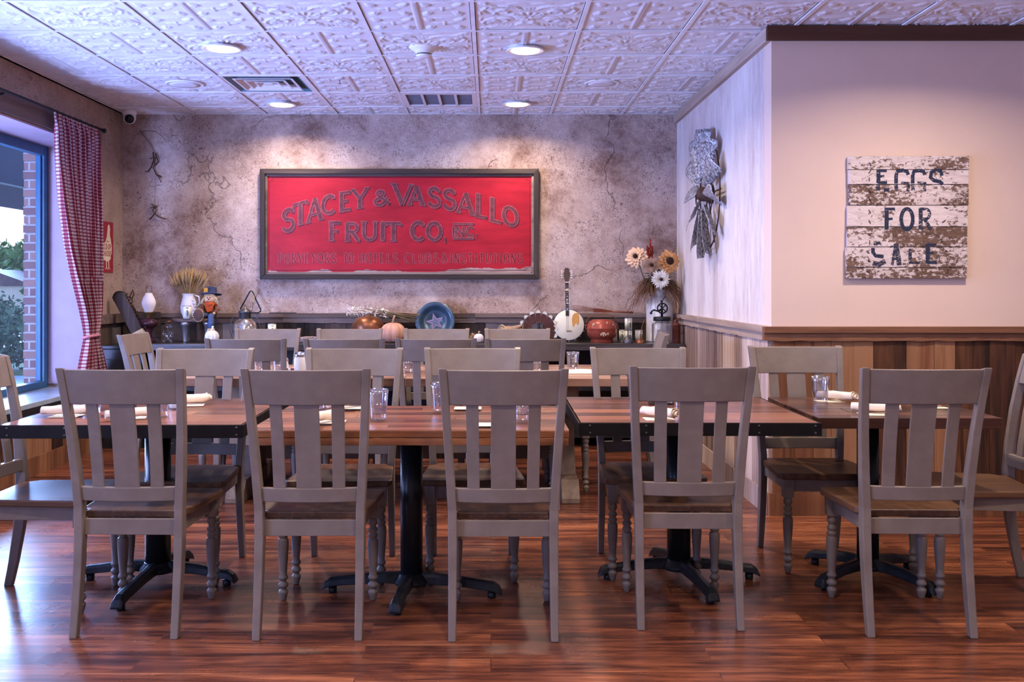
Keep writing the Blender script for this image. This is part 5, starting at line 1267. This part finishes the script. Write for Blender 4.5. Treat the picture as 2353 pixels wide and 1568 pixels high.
for s in (-1,1): m=MB(); m.tube([(s*.122,0,.10),(s*.132,0,.115),(s*.132,0,.14),(s*.118,0,.15)],.005,6); m.build('ear',M['red_iron'],t)
# oil cans
def oiler(x,D,lab,mat,hr,spout):
    t=thing('oil_can',lab,'oil can',at(x,D)); r,h=hr
    m=MB(); m.lathe([(r,0),(r,.004),(r*.97,h*.35),(r*.75,h*.75),(r*.35,h),(.010,h+.004),(.010,h+.014),(.006,h+.018)],24); m.build('can_body',mat,t)
    m=MB(); m.tube(spout,[.005]+[.003]*(len(spout)-1),6); m.build('spout',mat,t)
oiler(1443,8.14,'dark bell-shaped oil can with a tall straight spout',M['pewter'],(.043,.052),[(0,0,.06),(0,.004,.16),(-.002,.01,.27)])
oiler(1471,8.14,'small copper oil can with a bent spout',M['copper'],(.038,.034),[(.0,0,.04),(.004,0,.09),(.022,0,.155),(.036,0,.195)])
# milk can with bouquet
MXc=at(1516,8.42)
t=thing('milk_can','tall ribbed galvanised milk can in the corner of the counter','milk can',MXc)
prof=[(.115,0),(.117,.012),(.113,.014),(.113,.03)]+[(.112+.0035*(i%2),.03+.02*i) for i in range(1,13)]+[(.113,.30),(.108,.315),(.07,.375),(.058,.39),(.056,.43),(.068,.455),(.062,.456),(.05,.43)]
m=MB(); m.lathe([(.115,0),(.117,.012),(.113,.014),(.113,.30),(.108,.315),(.07,.375),(.058,.39),(.056,.43),(.068,.455),(.062,.456),(.05,.43)],48,fn=lambda a,z:1+(.02*math.cos(22*a) if .02<z<.30 else 0)); m.build('can_body',M['galv_pale'],t)
m=MB(); m.tube([(-.058,0,.42),(-.105,0,.42),(-.118,0,.36),(-.108,0,.32)],.006,8); m.build('handle',M['galv_pale'],t)
m=MB(); m.tube([(.058,0,.42),(.105,0,.42),(.118,0,.36),(.108,0,.32)],.006,8); m.build('handle',M['galv_pale'],t)
bq=thing('flower_bouquet','artificial bouquet of peach, tan and white flowers in the milk can','flowers',(MXc[0],MXc[1],CT+.40))
def fpt(x,y,D): p=P3(x,y,D); return Vector((p[0]-MXc[0],p[1]-MXc[1],p[2]-CT-.40))
def flower(c,r,mat,n,layers,lab,cr,tilt,curl=.25,wid=.28):
    """one bloom: petals as a grandchild of the bouquet's flower head"""
    em=bpy.data.objects.new('flower_head',None); C.objects.link(em); em.parent=bq; em.location=c; em.rotation_euler=tilt; em['label']=lab; rr=random.Random(int(r*1e4)+n)
    m=MB()
    for L in range(layers):
        s=1-.22*L
        for k in range(n):
            a=2*PI*(k+.5*L)/n+rr.uniform(-.06,.06); rl=r*s*rr.uniform(.88,1.06); w_=r*wid*s*rr.uniform(.85,1.15); lift=.012*L; tw=rr.uniform(-.3,.3); cu=rr.uniform(.4,1.3)*curl
            def f(u,v):
                q=cr*.6+(rl-cr*.6)*v; ww=w_*(math.sin(PI*min(1,.12+v*.86))**.7)*(1.0 if v<.98 else .25); x=(u-.5)*2*ww*.5
                h=lift+.018*math.sin(PI*v*.6)-cu*r*(v**2)*.35*(1-.3*L)+abs(u-.5)*ww*.35+tw*x*.4
                return (q*math.cos(a)-x*math.sin(a),q*math.sin(a)+x*math.cos(a),h)
            m.grid(f,4,6)
    m.build('petals',mat,em); m=MB(); m.lathe([(cr,0.004),(cr*1.02,.012),(cr*.8,.022),(.001,.026)],16,T(0,0,.012*layers)); m.build('centre',M['seed'],em)
F1=RX(0)
flower(fpt(1463,592,8.30),.100,M['petal_peach'],13,3,'peach flower, the highest of the bouquet',.019,(math.radians(75),0,math.radians(-25)),.3,.42)
flower(fpt(1535,602,8.28),.108,M['petal_gold'],14,3,'large golden flower nearest the side wall',.030,(math.radians(80),0,math.radians(15)),.3,.42)
flower(fpt(1495,611,8.24),.078,M['petal_tan'],30,4,'tan fringed flower',.014,(math.radians(84),0,0),.2,.16)
flower(fpt(1517,642,8.20),.082,M['petal_white'],24,2,'white daisy-like flower hanging lowest',.014,(math.radians(92),0,math.radians(5)),.15,.24)
m=MB(); rr=random.Random(4); p0=fpt(1494,605,8.34); 
for (dx,dz,sx) in ((0,.0,0),(.02,-.03,.06),(-.025,-.03,-.05)):
    top=p0+Vector((dx,0,.20+dz*2)); m.tube([p0+Vector((dx*.3,0,0)),(p0+top)/2+Vector((dx*.2,0,0)),top],.0025,5)
    for k in range(60):
        v=rr.uniform(.25,1.0); c=p0.lerp(top,v)+Vector((rr.uniform(-1,1),rr.uniform(-1,1),0))*.020*(1.15-v); m.ball(c,.0065,5,3,sq=(1,1,1.6))
m.build('red_sprig',M['red_sprig'],bq)
for (x,y,x2,y2) in ((1463,592,1500,690),(1535,602,1512,690),(1495,611,1506,690),(1517,642,1510,690)):
    m=MB(); a=fpt(x,y,8.30); b=fpt(x2,y2,8.41); m.tube([a+Vector((0,.02,0)),(a+b)/2+Vector((0,.03,0)),b],.004,6); m.build('flower_stem',M['leaf'],bq)
m=MB(); g0=fpt(1512,668,8.38)
for k in range(380):
    a=rr.uniform(0,2*PI); L=rr.uniform(.10,.24); s=rr.choice((-1,1)); el=rr.uniform(-.2,1.0)
    d=Vector((s*abs(math.cos(a))*.9,-.3+.45*math.sin(a),el)); d=d.normalized()
    p1=g0+Vector((s*.03,0,.02)); p2=p1+d*L*.5; p3=p2+Vector((d.x,d.y,d.z-.9-rr.uniform(0,.7)))*L*.45; p4=p3+Vector((d.x*.3,0,-1))*L*.3
    for p in (p2,p3,p4): p.x=min(p.x,XR-.02-MXc[0]); p.y=min(p.y,YB-.03-MXc[1])
    m.tube([p1,p2,p3,p4],[.002,.0016,.0012,.0006],4)
o=m.build('dry_grass',M['dry_grass'],bq); o['kind']='stuff'
m=MB()
for k in range(70):
    a=rr.uniform(0,2*PI); p1=g0+Vector((.06*math.cos(a),.03*math.sin(a)-.02,rr.uniform(0,.19))); d=Vector((math.cos(a),-.4+.3*math.sin(a),rr.uniform(-.3,.5))).normalized()*rr.uniform(.05,.10)
    q=p1+d; q.x=min(q.x,XR-.02-MXc[0]); m.tube([p1,(p1+q)/2,q],[.003,.013,.001],6,flat=.25)
o=m.build('leaves',M['leaf'],bq)
# churn jar
t=thing('butter_churn','square glass churn jar with black iron crank wheel on its lid','butter churn',at(1521,8.15))
m=MB(); 
def rsq(h,w_,r=.03):
    out=[]
    for (sx,sy,a0) in ((1,1,0),(-1,1,90),(-1,-1,180),(1,-1,270)):
        for q in range(5): a=math.radians(a0+22.5*q); out.append((sx*(w_-r)+r*math.cos(a),sy*(w_-r)+r*math.sin(a),h))
    return out
m.loft([rsq(0,.070),rsq(.005,.076),rsq(.15,.076),rsq(.165,.070),rsq(.178,.052,.05),rsq(.19,.050,.049)],smooth=False); o=m.build('glass_jar',M['clear'],t,bevel=.002); md=o.modifiers.new('t','SOLIDIFY'); md.thickness=.0035
m=MB(); m.lathe([(.068,.181),(.070,.185),(.070,.212),(.064,.216),(.001,.218)],32); m.build('lid',M['black_iron'],t)
m=MB(); m.tube([(0,0,.216),(0,0,.33)],[.010,.007],8); m.tube([(0,0,.33),(.01,0,.36),(.03,0,.385)],.004,6); m.tube([(0,0,.33),(-.008,0,.35)],.007,6); m.build('crank_post',M['black_iron'],t)
m=MB(); 
cc=(0,-.022,.285); m.tube([(.040*math.cos(a),cc[1],cc[2]+.040*math.sin(a)) for a in [2*PI*i/28 for i in range(28)]],.006,8,closed=True)
for k in range(4): a=PI/4+k*PI/2; m.tube([(0,cc[1],cc[2]),(.038*math.cos(a),cc[1],cc[2]+.038*math.sin(a))],.005,6)
m.build('gear_wheel',M['black_iron'],t)
m=MB(); m.tube([(-.002,-.034,.285),(-.04,-.036,.262),(-.07,-.036,.272),(-.088,-.036,.262),(-.092,-.036,.250)],.007,8); m.ball((-.094,-.037,.247),.011,8,6); m.build('crank_handle',M['black_iron'],t)
m=MB(); m.box(-.052,.052,-.004,.004,.03,.11,RZ(.5)); m.tube([(0,0,.11),(0,0,.20)],.004,6); m.build('paddle',M['white_paint'],t)
# tall copper torch can
t=thing('copper_oil_can','tall red copper can with long spout and ring handle at the corner of the counter','oil can',at(1551,8.18))
m=MB(); m.lathe([(.040,0),(.041,.003),(.041,.145),(.043,.147),(.043,.153),(.02,.168),(.009,.172),(.009,.19)],24,T(-.0,0,0)); m.build('can_body',M['copper_can'],t)
m=MB(); m.tube([(0,0,.185),(-.004,0,.28),(-.006,0,.38)],[.004,.003,.002],6); m.tube([(0,0,.185),(.02,0,.19),(.045,0,.205)],.006,6); m.build('spout',M['copper_can'],t)
m=MB(); m.tube([(.041,0,.15),(.062,0,.145),(.066,0,.10),(.052,0,.07),(.041,0,.08)],.004,6); m.build('handle',M['copper_can'],t)

# ================================================================ table settings
TZ=.7605
def tumbler(x,y,lab,first=None,h=.122,z=TZ,fill=.4,r=.043):
    if first: return dup(first,(x,y,z),random.uniform(0,3),lab)
    t=thing('water_tumbler',lab,'drinking glass',(x,y,z),0,'clear fluted tumblers on the tables')
    fl=lambda a,zz:1-.012*abs(math.cos(8*a))*(1 if .028<zz<.095 else 0)
    m=MB(); m.lathe([(.001,0),(.0325,.0),(.034,.004),(.0345,.02),(.0350,.026),(.0355,.03),(.0405,.094),(.0412,.100),(r,h),(r-.0022,h),(.0388,.098),(.038,.092),(.0325,.024),(.001,.022)],32,fn=fl); m.build('glass_wall',M['tumbler'],t)
    m=MB(); m.lathe([(.001,.0225),(.0318,.0245),(.0318+(.0062)*fill,.024+.07*fill),(.001,.024+.07*fill)],28); m.build('water',M['water'],t)
    return t
def tp(x,y,h=0): # pixel of a thing's foot on the table -> table position
    D=(EYE-TZ)*F/(y-660); return ((x-1128)*D/F,D)
tumb0=None
tl=[(211,950,'tumbler on the table by the window, behind the first chair'),(366,958,'water tumbler on the table by the window, nearer the second chair'),
 (869,963,'tumbler standing alone on the wooden-edged table right of the rolled napkins'),(1011,944,'tumbler on the far side of the wooden-edged table by the cream paper'),
 (1202,966,'tumbler on the near side of the wooden-edged table behind the middle chair'),(1461,918,'tumbler on the far side of the right black-edged table'),
 (1567,948,'tumbler on the right black-edged table behind the fourth chair'),(1885,925,'tumbler beside a rolled napkin at the far side of the dark brown table'),
 (2050,945,'tumbler on the dark brown table behind the last chair'),(729,940,'tumbler on the wooden-edged table behind the napkins and second chair')]
for k,(x,y,lab) in enumerate(tl):
    a,b=tp(x,y)
    if tumb0 is None: tumb0=tumbler(a,b,lab)
    else: tumbler(a,b,lab,tumb0)
for (x,y,lab) in ((595,855,'tumbler on the long table nearest the window'),(640,862,'tumbler on the long table beside the salt shaker'),(936,856,'tumbler at the middle of the long table'),(1232,856,'tumbler on the long table behind the near chair by the side wall'),(1316,852,'tumbler beside the folded napkin at the side-wall end of the long table')):
    a,b=tp(x,y); tumbler(a,b,lab,tumb0)
def napkin(x,y,rz,lab,first=None,paper=True,L=.19,pr=.5):
    a,b=tp(x,y)
    if first: return dup(first,(a,b,TZ),rz,lab)
    t=thing('rolled_napkin',lab,'napkin',(a,b,TZ),rz,'cream rolled napkins on the tables')
    m=MB(); n=40; secs=[]
    for i in range(n+1):
        q=i/n; th=q*2*PI*2.6; r=.024*(.35+.65*q); secs.append((r*math.cos(th),.0265+r*.92*math.sin(th)))
    def f(u,v):
        k=int(round(u*n)); s=secs[k]; x=lerp(-L/2,L/2,v); w_=1-.10*math.sin(v*PI*3+.7)*.4+ (0.16*(v-.5)); return (x+.012*math.sin(6*u)*(v>.9),s[0]*w_,s[1]*w_+.001*math.sin(20*v))
    m.grid(f,n,10); o=m.build('cloth_roll',M['napkin'],t); md=o.modifiers.new('t','SOLIDIFY'); md.thickness=.0012
    return t
def slip(x,y,rz,lab,w_=.12,d_=.10):
    a,b=tp(x,y); b+=.012; t=tag(MB().box(-w_/2,w_/2,-d_/2,d_/2,0,.0008).build('paper_slip',M['paper'],None,loc=(a,b,TZ),rotz=rz),lab,'paper band','cream paper slips under the napkins'); return t
nl=[(150,957,.05,'rolled napkin at the window end of the table by the window'),(298,964,.55,'rolled napkin on the near side of the table by the window, behind the first chair'),(432,930,.35,'rolled napkin at the far side of the table by the window'),
 (742,972,1.05,'rolled napkin on the near side of the wooden-edged table behind the second chair'),(792,938,.85,'rolled napkin towards the far side of the wooden-edged table'),
 (1516,962,-.95,'rolled napkin on the right black-edged table behind the fourth chair'),(1922,922,-.85,'rolled napkin beside the tumbler at the far side of the dark brown table'),
 (2010,950,-.50,'rolled napkin on the near side of the dark brown table'),(2150,935,.03,'rolled napkin at the pink-wall end of the dark brown table')]
n0=None
for x,y,r,lab in nl:
    q=napkin(x,y,r,lab,n0); n0=n0 or q
for x,y,r,lab in ((150,957,0,'cream slip under the napkin at the window end'),(298,962,.3,'cream slip under the napkin behind the first chair'),(436,932,.2,'cream slip under the far napkin of the table by the window'),(757,971,0,'cream slip under the napkin behind the second chair'),(805,938,0,'cream slip under the far napkin of the wooden-edged table'),
  (1075,939,0,'bare cream slip on the far side of the wooden-edged table'),(1120,977,0,'bare cream slip at the near edge of the wooden-edged table'),(1515,964,0,'cream slip under the napkin behind the fourth chair'),(1908,923,.1,'cream slip under the napkin at the far side of the dark brown table'),(2010,953,-.1,'cream slip under the near napkin of the dark brown table'),(2145,937,0,'cream slip under the napkin at the pink-wall end')):
    slip(x,y,r,lab)
# shakers
def shaker(x,y,lab,glass=True,z=TZ):
    a,b=tp(x,y); t=thing('pepper_shaker' if 'pepper' in lab else 'salt_shaker',lab,'shaker',(a,b,z))
    m=MB(); m.lathe([(.024,0),(.026,.004),(.027,.03),(.022,.055),(.019,.066),(.020,.075)],20,fn=lambda a_,zz:1+.03*math.cos(10*a_)); m.build('shaker_body',M['pepper'] if 'pepper' in lab else M['salt'],t)
    m=MB(); m.lathe([(.0285,.001),(.0285,.03),(.0235,.056),(.0205,.067),(.021,.077)],20); m.build('glass_shell',M['clear'],t)
    m=MB(); m.lathe([(.022,.076),(.023,.079),(.022,.090),(.014,.098),(.001,.100)],20); m.build('metal_cap',M['chrome'],t)
shaker(300,945,'glass pepper shaker with a metal cap on the table by the window')
shaker(404,938,'glass salt shaker with a metal cap on the table by the window'); shaker(1503,930,'glass pepper shaker with a metal cap on the right black-edged table')
shaker(655,858,'glass salt shaker with a metal cap on the long table')
a,b=tp(1529,929); t=thing('packet_caddy','small black wire caddy of sugar packets on the right black-edged table','caddy',(a,b,TZ))
m=MB(); m.box(-.035,.035,-.025,.025,0,.006); 
for x in (-.034,-.012,.012,.034):
    for y in (-.024,.024): m.tube([(x,y,.004),(x,y,.05)],.002,5)
m.tube([(-.035,-.025,.05),(.035,-.025,.05),(.035,.025,.05),(-.035,.025,.05)],.002,5,closed=True); m.build('wire_frame',M['black_iron'],t)
for k in range(8):
    m=MB(); m.box(-.030+k*.0075,-.030+k*.0075+.004,-.02,.02,.007,.062+.006*(k%3)); m.build('sugar_packet',M['salt'] if k%2 else M['cream_label'],t)
a,b=tp(690,866); t=thing('sugar_pourer','glass sugar pourer with metal lid on the long table','sugar jar',(a,b,TZ))
m=MB(); m.lathe([(.034,0),(.037,.004),(.037,.10),(.033,.118),(.032,.124)],24,fn=lambda a_,zz:1+.02*math.cos(14*a_)); m.build('jar',M['salt'],t)
m=MB(); m.lathe([(.035,.122),(.036,.126),(.035,.138),(.02,.150),(.001,.152)],24); m.build('lid',M['chrome'],t)
a,b=tp(666,866); t=thing('jam_caddy','small dark wire caddy of jam portions on the long table','caddy',(a,b,TZ))
m=MB(); m.box(-.025,.025,-.02,.02,0,.04); m.build('wire_basket',M['rust'],t)
for k in range(6): m=MB(); m.box(-.024+.017*(k%3),-.010+.017*(k%3),-.018+.018*(k//3),-.002+.018*(k//3),.0405,.052); m.build('jam_portion',M['salt'] if k%2 else M['red_iron'],t)
for x,y,r,lab,w_ in ((1360,858,.0,'folded cream napkin at the side-wall end of the long table',.30),(438,862,.1,'folded cream napkin at the window end of the long table',.20),(1262,862,0,'folded cream napkin on the long table behind the near chairs',.16),(1070,866,0,'folded cream napkin at the middle of the long table',.16)):
    a,b=tp(x,y); t=thing('folded_napkin',lab,'napkin',(a,b,TZ),r)
    m=MB()
    def f(u,v): return (lerp(-w_/2,w_/2,u),lerp(-.06,.06,v),.004+.022*math.sin(PI*v)**.5*(.8+.2*math.sin(5*u)))
    m.grid(f,12,8); m.box(-w_/2,w_/2,-.06,.06,0,.0035); m.build('cloth',M['napkin'],t)

# ================================================================ outside the window
M['pavement']=flat('blue_grey_pavement',(.26,.33,.40),.6,0,.08,2); M['grass']=flat('lawn',(.12,.17,.06),.9,0,.3,3)
m=MB(); m.box(-60,-3.9,-6,60,-.05,.08); struct('ground',m,M['pavement'])
m=MB()
for k in range(14): m.box(-9,-3.9,-4+k*1.5,-4+k*1.5+.012,.0801,.083)
tag(m.build('pavement_joints',M['dark_trim'],None),'expansion joints scored across the pavement outside the window','pavement joints')
bpy.data.objects.remove(bpy.data.objects['pavement_joints'])
# brick pier beside the window
def brick():
    m,nt,bs=base('brown_brick'); v=coords(nt); mp=N(nt,'ShaderNodeMapping'); mp.inputs['Rotation'].default_value=(PI/2,0,0); nt.links.new(v,mp.inputs[0])
    br=N(nt,'ShaderNodeTexBrick'); br.inputs['Scale'].default_value=1; br.inputs['Brick Width'].default_value=.20; br.inputs['Row Height'].default_value=.072; br.inputs['Mortar Size'].default_value=.008
    br.inputs['Color1'].default_value=(.30,.17,.13,1); br.inputs['Color2'].default_value=(.18,.10,.09,1); br.inputs['Mortar'].default_value=(.38,.36,.36,1); nt.links.new(mp.outputs[0],br.inputs['Vector'])
    nt.links.new(br.outputs['Color'],bs.inputs['Base Color']); bs.inputs['Roughness'].default_value=.85; return m
M['brick']=brick()
m=MB()
for k in range(40): m.box(-3.742-(.006 if k%2 else 0),-3.605,8.02,8.30,.08+k*.072,.08+k*.072+.066)
m.box(-3.735,-3.605,8.03,8.29,.08,2.98)
pier=struct('wall_brick_pier',m,M['brick'])
# awning
M['awning']=flat('navy_awning_cloth',(.010,.035,.075),.7)
t=thing('window_awning','dark navy awning outside over the window','awning',(-3.62,5.0,2.52))
m=MB(); m.prism([(0,.40),(-1.25,-.15),(-1.25,-.19),(-.02,.36)],11.2,Matrix(((1,0,0,0),(0,0,1,-4.4),(0,1,0,0),(0,0,0,1)))); m.build('canopy',M['awning'],t,fixn=True)
m=MB(); m.box(-1.252,-1.24,-4.4,6.8,-.42,-.15); m.build('valance',M['awning'],t)
m=MB(); m.box(-1.27,-1.23,-4.4,6.8,-.20,-.155); m.build('front_bar',M['frame_blue'],t)
m=MB(); m.box(-1.25,-.02,6.78,6.8,-.19,-.15); m.build('side_bar',M['frame_blue'],t)
# planting and trees
M['hedge']=flat('hedge_leaf',(.10,.17,.09),.8,0,.5,3); M['hedge_b']=flat('lavender_leaf',(.16,.20,.28),.8,0,.4,3); M['tree']=flat('tree_leaf',(.13,.22,.06),.8,0,.5,1.2); M['trunk']=flat('tree_trunk',(.12,.08,.06),.9)
def leafy(name,lab,cat,c,sz,n,mat,leaf,seed,trunk=True,grp=None):
    t=thing(name,lab,cat,(c[0],c[1],.08),0,grp); r=random.Random(seed); m=MB()
    for k in range(n):
        while True:
            p=Vector((r.uniform(-1,1),r.uniform(-1,1),r.uniform(-1,1)))
            if .35<p.length<1: break
        p=p.normalized()*(.55+.45*r.random())*(1+.12*math.sin(7*p.x+3*p.z))
        q=Vector((p.x*sz[0],p.y*sz[1],c[2]+p.z*sz[2])); a=Vector((r.gauss(0,1),r.gauss(0,1),r.gauss(0,1))).normalized()*leaf; b=a.cross(Vector((r.gauss(0,1),r.gauss(0,1),r.gauss(0,1)))).normalized()*leaf*.6
        m.add([q-a,q+b,q+a,q-b],[(0,1,2,3)])
    m.build('foliage',mat,t)
    if trunk:
        m=MB(); m.tube([(0,0,0),(.05,0,c[2]*.6),(0,0,c[2])],[.12*sz[0]/1.5,.09*sz[0]/1.5,.05],8); m.build('trunk',M['trunk'],t)
    return t
for k,(x,y,h,s,mt,lab) in enumerate(((-6.6,14.6,.5,(.9,.8,.45),'hedge','green bush beyond the pavement nearest the brick pier'),(-8.5,15.2,.55,(.9,.7,.52),'hedge_b','bluish bush behind the nearest green bush'),(-6.8,16.9,.62,(.9,.9,.60),'hedge_b','taller bluish bush farther along the planting bed'),(-9.0,17.4,.62,(1.0,.9,.60),'hedge','green bush at the window edge of the planting bed'))):
    leafy('bush',lab,'bush',(x,y,h),s,2600,M[mt],.045,k+20,False,'bushes beyond the pavement')
m=MB(); m.box(-14,-5.4,13.8,20,.08,.10); 
tag(m.build('planting_bed',M['grass'],None),'green planting bed at the far edge of the pavement','planting bed')
for k,(x,y,h,s,lab) in enumerate(((-15.8,37,1.8,(2.4,2.0,1.6),'tall tree in the distance nearest the brick pier'),(-20.6,41,1.7,(2.6,2.0,1.5),'round tree in the distance at the middle of the window view'),(-18.4,47,2.0,(2.8,2.4,1.8),'darker tree behind the distant ones'),(-12.6,31,.9,(1.6,1.5,.8),'lower tree across the car park'))):
    leafy('tree',lab,'tree',(x,y,h),s,2600,M['tree'],.16,k+40,True,'trees across the road')
t=thing('distant_building','pale low building among the distant trees','building',(-16.2,33.4,.08))
m=MB(); m.box(-1.4,1.4,-1,1,0,1.25); m.build('walls',M['cream'],t); m=MB(); m.prism([(-1.5,1.26),(1.5,1.26),(0,1.8)],2.2,T(0,1.1,0)@RX(PI/2)); m.build('roof',M['valance'],t)
# ================================================================ lamps on the ceiling
def make_lamp(x,y,first=None,label='',power=24):
    if first is None:
        t=thing('ceiling_lamp',label,'ceiling lamp',(x,y,CEIL),0,'flat round ceiling lamps')
        m=MB(); m.lathe([(.072,-.016),(.105,-.020),(.118,-.026),(.120,-.022),(.108,-.010),(.090,-.004),(.088,.002)],32); m.build('trim_ring',M['lamp_ring'],t)
        m=MB(); m.lathe([(.0001,-.030),(.05,-.029),(.082,-.024),(.086,-.019)],32); m.build('diffuser',M['lamp_glow'],t)
    else: t=dup(first,(x,y,CEIL),0,label)
    l=bpy.data.lights.new('lamp_light','AREA'); l.shape='DISK'; l.size=.17; l.energy=power; l.color=(1.0,.79,.62); l.spread=math.radians(150)
    o=bpy.data.objects.new('lamp_light',l); C.objects.link(o); o.location=(x,y,CEIL-.034)
    return t
M['lamp_ring']=flat('white_enamel_ring',(.8,.78,.76),.3,0,.01)
m_,nt,bs=base('lamp_glow'); bs.inputs['Emission Color'].default_value=(1,.85,.66,1); bs.inputs['Emission Strength'].default_value=7; M['lamp_glow']=m_
L0=make_lamp(-1.66,6.18,None,'round lit ceiling lamp between the window and the smoke detector')
for (x,y,lab) in ((.215,6.23,'round lit ceiling lamp beside the smoke detector, towards the side wall'),(-1.69,8.08,'round lit ceiling lamp close to the back wall, behind the square air diffuser'),(.21,8.06,'round lit ceiling lamp close to the back wall, beside the return air grille')):
    make_lamp(x,y,L0,lab,26 if y<7 else 17)
for (x,y) in ((-1.66,4.4),(.215,4.4),(-1.66,2.5),(.215,2.5),(2.3,4.6),(2.3,2.6),(-1.66,.4),(.215,.4),(2.3,.4)):
    make_lamp(x,y,L0,'round ceiling lamp over the front of the room',12 if y<1 else (25 if x>2 and y>4 else 20))
